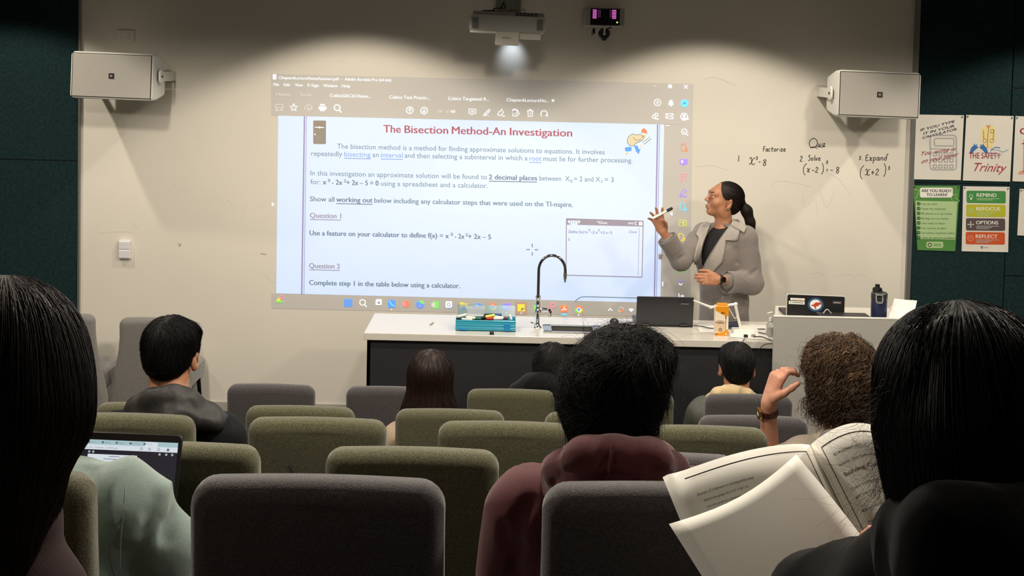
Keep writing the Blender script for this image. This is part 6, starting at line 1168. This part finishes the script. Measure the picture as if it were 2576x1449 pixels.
# girl with long reddish hair (row C)
M_bei = mat('beige_knit', (170, 150, 128), .9, bump=(160, .4))
def longh(hc, R, drop, r0=.095, r1=.10, r2=.07, dx=0.0, back=-.05):
    L = lambda x, y, z: hc+R@np.array([x, y, z]); d = np.array([dx, back, -drop])
    return [ell(L(0, -.014, .036), (.088, .108, .090), R, .02), cap(hc+np.array([0, -.03, .0]), hc+d*.5+np.array([0, -.01, 0]), r0, r1, .04, flat=((0, 1, 0), .8)), cap(hc+d*.5+np.array([0, -.01, 0]), hc+d, r1, r2, .04, flat=((0, 1, 0), .6)), ell(L(0, .13, -.03), (.082, .085, .12), R, .02, 's')]
rowguy('girl with long straight reddish brown hair, seen from behind, centre', (1083, 955), 5.08, (0, 1, -.2), (1085, 1050), (1005, 1110), (1160, 1112), 'C', at(1131, 1045, 5)[0]-.05, SK_l, M_bei, H_rd, hair=lambda c, R: longh(c, R, .30, .088, .112, .10), strand_kw=dict(grav=1.6, off=(0, .004), lift=.0, clump=.12, swirl=9, r0=.0009, away=.7, jit=.03), n=3800, seed=43, name='sweater', hs=.95)
# boy in the black hoodie with bowed head (row D)
M_bh = mat('black_hoodie', (18, 18, 20), .95, spec=.15, bump=(300, .15), sheen=.1)
hood = chain([at(1300, 985, 6.14), at(1335, 968, 6.12), at(1375, 965, 6.12), at(1405, 985, 6.16)], [.04, .05, .05, .035], .03)
rowguy('boy in a black hoodie bowing his head, beyond the green front-row chair', (1388, 928), 6.22, (.55, .8, -.55), (1362, 985), (1288, 1030), (1428, 1042), 'D', at(1300, 995, 6.1)[0]+.05, SK_l, M_bh, H_bk, .004, .98, hood=hood, seed=45, dz=.46, name='hoodie')
# boy with beige hood and olive puffer jacket (row D)
M_ol = mat('olive_puffer', (74, 76, 66), .55, bump=(40, .4)); M_bg = mat('beige_fleece', (206, 180, 136), .9, bump=(200, .2), sheen=.3)
hood = chain([at(1788, 1004, 6.14), at(1806, 990, 6.09), at(1842, 985, 6.07), at(1880, 995, 6.10), at(1915, 1014, 6.15)], [.024, .032, .034, .028, .018], .015)+chain([at(1795, 1018, 6.10), at(1850, 1012, 6.07), at(1900, 1020, 6.11)], [.03, .035, .028], .02)
_, _, _, _, _, top = rowguy('boy with beige hood over an olive puffer jacket, before the counter', (1853, 926), 6.2, (.04, 1, -.22), (1853, 1000), (1772, 1048), (1930, 1048), 'D', at(1885, 1010, 6.1)[0]-.04, SK_t, M_ol, H_bk, .004, 1.0, hood=hood, hoodm=M_bg, g=.04, seed=47, dz=.46)
# curly student with raised hand (row B, right)
elw = at(1935, 1180, 4.22); wrw = at(1934, 1012, 4.14); hnd = hand_prims(wrw, (.30, .05, 1), (.95, .25, -.35), -1, (.55, .62, .6, .55), .5, 1.05, .02)
M_lt = mat('stone_tshirt', (160, 148, 132), .9, bump=(200, .2))
def curlhair(hc, R):
    L = lambda x, y, z: hc+R@np.array([x, y, z]); rg = np.random.default_rng(5)
    P = [ell(L(0, -.01, .035), (.112, .120, .098), R, .02), ell(L(0, -.035, -.03), (.108, .10, .09), R, .03), ell(L(.0, -.05, -.085), (.082, .07, .055), R, .03), ell(L(0, .13, -.04), (.11, .085, .10), R, .02, 's')]
    for i in range(70):
        v = rg.normal(size=3); v /= np.linalg.norm(v)
        if v[1] > .55: continue
        p = L(v[0]*.105, -.015+v[1]*.112, .0+v[2]*.115 if v[2] > -.4 else -.03+v[2]*.1); P.append(ell(p, rg.uniform(.014, .024, 3), None, .012))
    return P
arms = {'l': (elw, wrw), 'r': (at(2215, 1250, 4.1), at(2180, 1220, 4.3))}
cp, hc, R, HR, hm, top = rowguy('student with curly chestnut hair raising a hand with a gold watch', (2112, 945), 4.10, (-.08, 1, -.16), (2118, 1090), (2018, 1155), (2222, 1158), 'B', at(2237, 1108, 3.9)[0]-.06, SK_l, M_lt, H_cu, hair=curlhair, arms=arms, hands={'l': hnd}, vox=.0055, n=10, seed=49, name='t_shirt', brow=H_cu, g=.02, short=True)
fin_l = []
def curls(name, HR, V, N_, seed, m, parent, rad=.010, turns=1.8, L_=.075, r0=.0009, K=22):
    rg = np.random.default_rng(seed); p0 = V[rg.integers(0, len(V), N_)]; g = sdf_grad(HR, p0); w_ = hc+R@np.array([0, -.03, .11]); a = p0-w_; a /= np.linalg.norm(a, axis=1)[:, None]+.02
    v = a*.8+np.array([0, 0, -.5])+.9*np.stack([swarp(p0, 22, s) for s in (1, 2, 3)], 1); v -= g*(v*g).sum(1)[:, None]*.8; v /= np.linalg.norm(v, axis=1)[:, None]; t = np.cross(g, v); T = np.linspace(0, 1, K); ph = swarp(p0, 30, 9)*3+rg.uniform(-.5, .5, N_); tn = turns*rg.uniform(.7, 1.3, N_); ra = rad*rg.uniform(.6, 1.3, N_); ln = L_*rg.uniform(.6, 1.2, N_)
    path = p0[:, None]+v[:, None]*(ln[:, None]*T)[..., None]; an = ph[:, None]+2*PI*tn[:, None]*T; am = ra[:, None]*np.minimum(1, T*3)
    path = path+t[:, None]*(am*np.sin(an))[..., None]+g[:, None]*(am*(1-np.cos(an))*.7+rg.uniform(0, .004, N_)[:, None])[..., None]; path -= g[:, None]*((T**2)*ln[:, None]*.25)[..., None]
    return tube_strands(name, path, r0, m, parent)
V = np.array([v.co for v in hm.data.vertices])
curls('curls', HR, V, 2600, 1, H_cu, hm, .009, 1.5, .07, .0013); curls('light_curls', HR, V[V[:, 2] > hc[2]+.02], 500, 2, H_cu2, hm, .008, 1.3, .06, .0012); curls('stray_curls', HR, V, 160, 3, H_cu, hm, .014, 1.4, .10, .0006)
for o in hm.children: o.location = (0, 0, 0)
wd = nv(wrw-elw); wc = elw+(wrw-elw)*.86; Rw = np.stack([nv(np.cross(wd, (0, 1, 0))), nv(np.cross(wd, np.cross(wd, (0, 1, 0))))*-1, wd], 1)
off = Vector(cp.location); wt = G().lathe(wc, [(.031, -.010), (.0325, 0), (.031, .010)], 24, R=Rw).build('watch_strap', mat('brown_leather', (62, 22, 20), .45), cp, smooth=50); wt.location = -off
M_gold = mat('gold', (214, 176, 96), .18, metal=1.0); fd = nv((-1, -.25, .1)); fd = nv(fd-wd*(fd@wd)); Rf = np.stack([np.cross(wd, fd), wd, fd], 1)
G().lathe(wc+fd*.030, [(.019, 0), (.021, .003), (.020, .009), (.015, .010)], 24, R=Rf).build('watch_case', M_gold, wt, smooth=40); G().lathe(wc+fd*.0395, [(.015, 0), (.001, .001)], 20, R=Rf).build('watch_dial', M_eye, wt)
for a in (-.6, 0, .6): G().ball(wc+fd*.034+Rf@np.array([-.022*math.cos(a), .022*math.sin(a), 0]), .0035, 8).build('watch_crown', M_gold, wt, smooth=True)

# girl on the right in the black hoodie (row before the camera)
M_bh2 = mat('black_fleece', (10, 10, 11), .95, spec=.12, noise=(120, .2), bump=(420, .12), sheen=.04)
pp = person('student with long black hair in a black hoodie holding an open booklet, right foreground', None); Y = 1.42; hc = at(2420, 1028, Y); R = basis((-.22, 1, -.30), (-.04, 0, 1)); nb = at(2440, 1300, Y-.02); shl = at(2275, 1535, Y-.02); shr = at(2720, 1440, Y-.05); fy = .93; pel = np.array([.58, 1.22, fy+.53])
wl = at(2395, 1398, 1.52); eL = at(2100, 1530, 1.54); hl = hand_prims(wl, at(2225, 1335, 1.61)-wl, (-.3, .6, -.5), -1, (.15, .18, .2, .25), .3, .95, .03)
arms = {'l': (eL, wl), 'r': (at(2800, 1640, 1.45), at(2560, 1500, 1.70))}
J = seated(pp, hc, R, nb, shl, shr, pel, fy, SK_p, arms, hs=.98, hands={'l': hl}, footdy=.0)
hood = chain([at(2310, 1345, 1.48), at(2296, 1355, 1.36), at(2380, 1335, 1.27), at(2470, 1330, 1.27), at(2580, 1310, 1.30), at(2620, 1290, 1.45)], [.034, .040, .042, .042, .040, .034], .02)+chain([at(2285, 1425, 1.38), at(2380, 1425, 1.27), at(2540, 1400, 1.27), at(2660, 1370, 1.36)], [.04, .045, .045, .04], .015)
top = sdf_obj('hoodie', torso_cloth(J, nb, pel, .028, 1.0, cuff=.86)+[cap(at(2120, 1487, 1.58), at(2045, 1488, 1.58), .044, .042, .03)], .0075, M_bh2, pp, folds(.014, 14, 51)); sdf_obj('hood', hood, .006, M_bh2, top, folds(.012, 20, 52))
L = lambda x, y, z: hc+R@np.array([x, y, z])
HR = [ell(L(0, -.010, .040), (.090, .104, .082), R, .02), cap(at(2425, 1000, 1.40), at(2425, 1090, 1.38), .089, .090, .03), cap(at(2425, 1090, 1.38), at(2432, 1235, 1.36), .090, .076, .03), cap(at(2432, 1235, 1.36), at(2440, 1340, 1.35), .076, .070, .03), ell(L(0, .15, -.04), (.085, .085, .13), R, .02, 's')]
V, Q = sdf_mesh(HR, .006, folds(.003, 40, 22, (1, 1, .15))); hm = np_mesh('hair', V, Q, H_bk2, pp)
strands('hair_strands', HR, 9000, 16, .022, H_bk2, hm, L(0, .02, .13), grav=1.5, off=(0, .004), lift=.003, r0=.00042, seed=61, starts=(V, Q), clump=.14, swirl=8, away=.8)
rg = np.random.default_rng(8); paths = []
for i in range(300):       # loose wisps falling over the page
    x0, y0 = rg.uniform(2200, 2290), rg.uniform(940, 1260); yy = 1.38; p = at(x0+10, y0, yy); K = 18; cv = rg.normal(size=3)*.5; d = nv((-.25-.5*rg.random(), .35*rg.random(), -1.0)); st = rg.uniform(.002, .0075); Pp = [p]; ax = nv(rg.normal(size=3)); kk = rg.normal()*.26
    for j in range(K-1): d = nv(d+np.cross(ax, d)*kk+rg.normal(size=3)*.04); Pp.append(Pp[-1]+d*st)
    paths.append(Pp)
tube_strands('loose_strands', np.array(paths), .00019, H_bk2, hm)
finish(pp, (float(pel[0]), float(pel[1]), fy))
# person at the left edge with long dark hair
M_pl = mat('plum_knit', (50, 28, 32), .95, bump=(260, .12))
pp = person('student with long dark brown hair at the left edge, seen close from behind', None); hc = at(-2, 968, 1.42); R = basis((.12, 1, -.12)); nb = at(-10, 1290, 1.40); shl = at(-280, 1560, 1.38); shr = at(50, 1565, 1.38); pel = np.array([-.60, 1.22, fy+.53])
J = seated(pp, hc, R, nb, shl, shr, pel, fy, SK_t, std_arms(shl, shr), hs=.98, footdy=.0); sdf_obj('jumper', torso_cloth(J, nb, pel, .022), .008, M_pl, pp, folds(.007, 14, 71))
HR = [ell(hc+R@np.array([0, -.010, .040]), (.094, .106, .086), R, .02), cap(at(12, 985, 1.40), at(14, 1035, 1.39), .090, .088, .03), cap(at(14, 1035, 1.39), at(-70, 1240, 1.37), .086, .060, .03), cap(at(42, 1150, 1.42), at(70, 1290, 1.42), .046, .026, .03), cap(at(70, 1290, 1.42), at(92, 1410, 1.42), .026, .010, .02), cap(at(-30, 1260, 1.37), at(-40, 1420, 1.35), .072, .05, .03), ell(hc+R@np.array([0, .16, -.04]), (.085, .085, .13), R, .02, 's')]
V, Q = sdf_mesh(HR, .006, folds(.003, 40, 23, (1, 1, .15))); hm = np_mesh('hair', V, Q, H_br, pp); strands('hair_strands', HR, 8000, 17, .022, H_br, hm, hc+R@np.array([-.02, .03, .13]), grav=1.5, off=(0, .0045), lift=.004, r0=.00042, seed=71, starts=(V, Q), clump=.16, swirl=8, away=.8)
finish(pp, (float(pel[0]), float(pel[1]), fy))

# ================================================================== BOOKLET AND LOOSE SHEET
M_bk = mat('booklet_paper', (240, 236, 226), .6, noise=(300, .02)); M_bi = mat('booklet_ink', (84, 80, 76), .6); M_hl = mat('highlighter_print', (206, 214, 70), .5)
T0 = at(2040, 1112, 1.90); T1 = at(2150, 1332, 1.805); dn = (T1-T0); dn = dn/np.linalg.norm(dn)*.297; TL = at(1678, 1194, 1.86); du = TL-T0
def left_page(u, v, lift):      # u: 0 spine .. 1 outer edge, v: 0 top .. 1 bottom
    nrm = nv(np.cross(dn, du)); nrm = nrm if nrm[1] < 0 else -nrm
    return T0+du*u+dn*v*(1-.0*u)+nrm*(.022*math.sin(PI*min(1, u*1.1))**1.0*(1-.2*v)+.0004*lift-.010*math.exp(-u*12))
TRp = at(2272, 1090, 1.88); TM = at(2180, 1074, 1.87); duR = TRp-T0
def right_page(u, v, lift):
    nrm = nv(np.cross(dn, duR)); nrm = nrm if nrm[1] < 0 else -nrm
    return T0+duR*u*.95+dn*v+np.array([0, 0, .018])*math.sin(PI*min(1, u*1.05))+nrm*(.014*math.sin(PI*u)+.0004*lift-.010*math.exp(-u*12))
r = empty('booklet', 'open printed maths booklet held up by the student with long black hair', 'booklet', loc=tuple(T0+dn*.5))
def page(fn, nx=16, ny=6, u1=1.0, off=0.0, name='page'):
    V = [fn(u1*i/nx, j/ny, off) for j in range(ny+1) for i in range(nx+1)]; Fs = [(j*(nx+1)+i, j*(nx+1)+i+1, (j+1)*(nx+1)+i+1, (j+1)*(nx+1)+i) for j in range(ny) for i in range(nx)]
    o = G().add(np.array(V)-(T0+dn*.5), Fs).build(name, M_bk, r, smooth=True); md = o.modifiers.new('t', 'SOLIDIFY'); md.thickness = .0004; md.offset = 0; return o
page(left_page); page(right_page)
for k in range(1, 4): page(lambda u, v, l, k=k: left_page(u, v, -4.5*k)+nv(du)*(.0022*k)*u, name='page'); 
for k in range(1, 3): page(lambda u, v, l, k=k: right_page(u, v, -4.5*k), name='page')
def curved_sheet(fn, sub=14):
    s = Sheet(lambda u, v, l: fn(u, v, l)-(T0+dn*.5)); ol = s.line
    def line(part, P, w_, m, lift=2, smooth=False):
        P = np.array(P, float); Q = np.concatenate([P[i]+(P[i+1]-P[i])*np.linspace(0, 1, sub, endpoint=False)[:, None] for i in range(len(P)-1)]+[P[-1:]]); ol(part, Q, w_, m, lift)
    s.line = line; return s
s = curved_sheet(left_page); 
for P in ([(.06, .045), (.915, .045)], [(.915, .045), (.915, .97)], [(.06, .045), (.06, .97)]): s.line('page_frame', P, .0065, M_bi, 2)
def btext(s, part, b, u0, u1, v, h, mirror, m=M_bi, bold=0, shear=0):
    V, Fs = text_geo(b, 0, shear); x0, x1 = V[:, 0].min(), V[:, 0].max(); U = (V[:, 0]-x0)/(x1-x0)
    P = np.stack([u0+(u1-u0)*U, v-V[:, 1]*h/.73], 1); s._add(part, P, Fs, m, 2)
btext(s, 'print_line', 'Example 23 (reference to turning point) notes', .87, .50, .150, .015, 1, shear=.2); btext(s, 'print_line', 'Sketch the graph of y = x\u00b3 + 3x\u00b2 - 4', .845, .56, .188, .014, 1); btext(s, 'print_line', 'Use the graphics calculator to confirm the local maximum', .845, .36, .222, .012, 1); btext(s, 'print_line', '1) y =', .80, .70, .262, .016, 1, m=mat('pale_pencil', (190, 186, 178), .6)); s.build(r, .01)
s = curved_sheet(right_page)
for P in ([(.07, .05), (.95, .05)], [(.07, .05), (.07, .97)]): s.line('page_frame', P, .0065, M_bi, 2)
btext(s, 'print_line', 'Challenge:', .14, .46, .125, .014, 0); btext(s, 'print_line', 'Solve the following inequality   x\u00b3 - 3', .14, .98, .185, .013, 0); btext(s, 'print_heading', 'Solving Cubic Inequations', .14, .99, .245, .022, 0, m=I_bk); btext(s, 'print_line', 'Cubic inequations can be solved by sketching the', .14, .98, .32, .012, 0); btext(s, 'print_line', 'graph.', .14, .34, .365, .012, 0)
btext(s, 'print_line', 'Example 24', .14, .44, .44, .014, 0); btext(s, 'print_line', 'Solve the following inequality', .14, .80, .50, .013, 0); s.rect('highlight_mark', .78, .38, .96, .42, M_hl, 1); s.build(r, .01)
# loose sheet in front of it
A = at(2003, 1143, 1.80); Bp = at(1683, 1318, 1.72); C_ = at(2130, 1312, 1.715); ld = nv(C_-A)*.297; c = A+(Bp-A)*.5+ld*.5
V = []; nx, ny = 10, 14; nn = nv(np.cross(ld, Bp-A)); nn = nn if nn[1] < 0 else -nn
for j in range(ny+1):
    for i in range(nx+1): u, v = i/nx, j/ny; V.append(A+(Bp-A)*u+ld*v+nn*(.010*math.sin(PI*v)*(1-u))+nv(ld)*.015*math.sin(PI*u)*(1-v)**2-c)
o = G().add(V, [(j*(nx+1)+i, j*(nx+1)+i+1, (j+1)*(nx+1)+i+1, (j+1)*(nx+1)+i) for j in range(ny) for i in range(nx)]).build('loose_sheet', M_bk, None, smooth=True); md = o.modifiers.new('t', 'SOLIDIFY'); md.thickness = .0004; o.location = c; tag(o, 'blank loose white sheet lying over the left page of the open booklet', 'paper')

# the seats of the two students nearest the camera (their backs end just below the picture)
for X, m, lb in ((pel[0], M_green, 'green chair under the student at the left edge, nearest the camera'), (.58, M_greyf, 'grey chair under the student with the booklet, nearest the camera')):
    key = [k for k in protos if k[0] == 'Z' and k[1] == m.name][0]; o = copy_tree(protos[key]); o.location = (float(X), .98, fy); o.rotation_euler = (0, 0, 0); tag(o, lb, 'chair', GP)
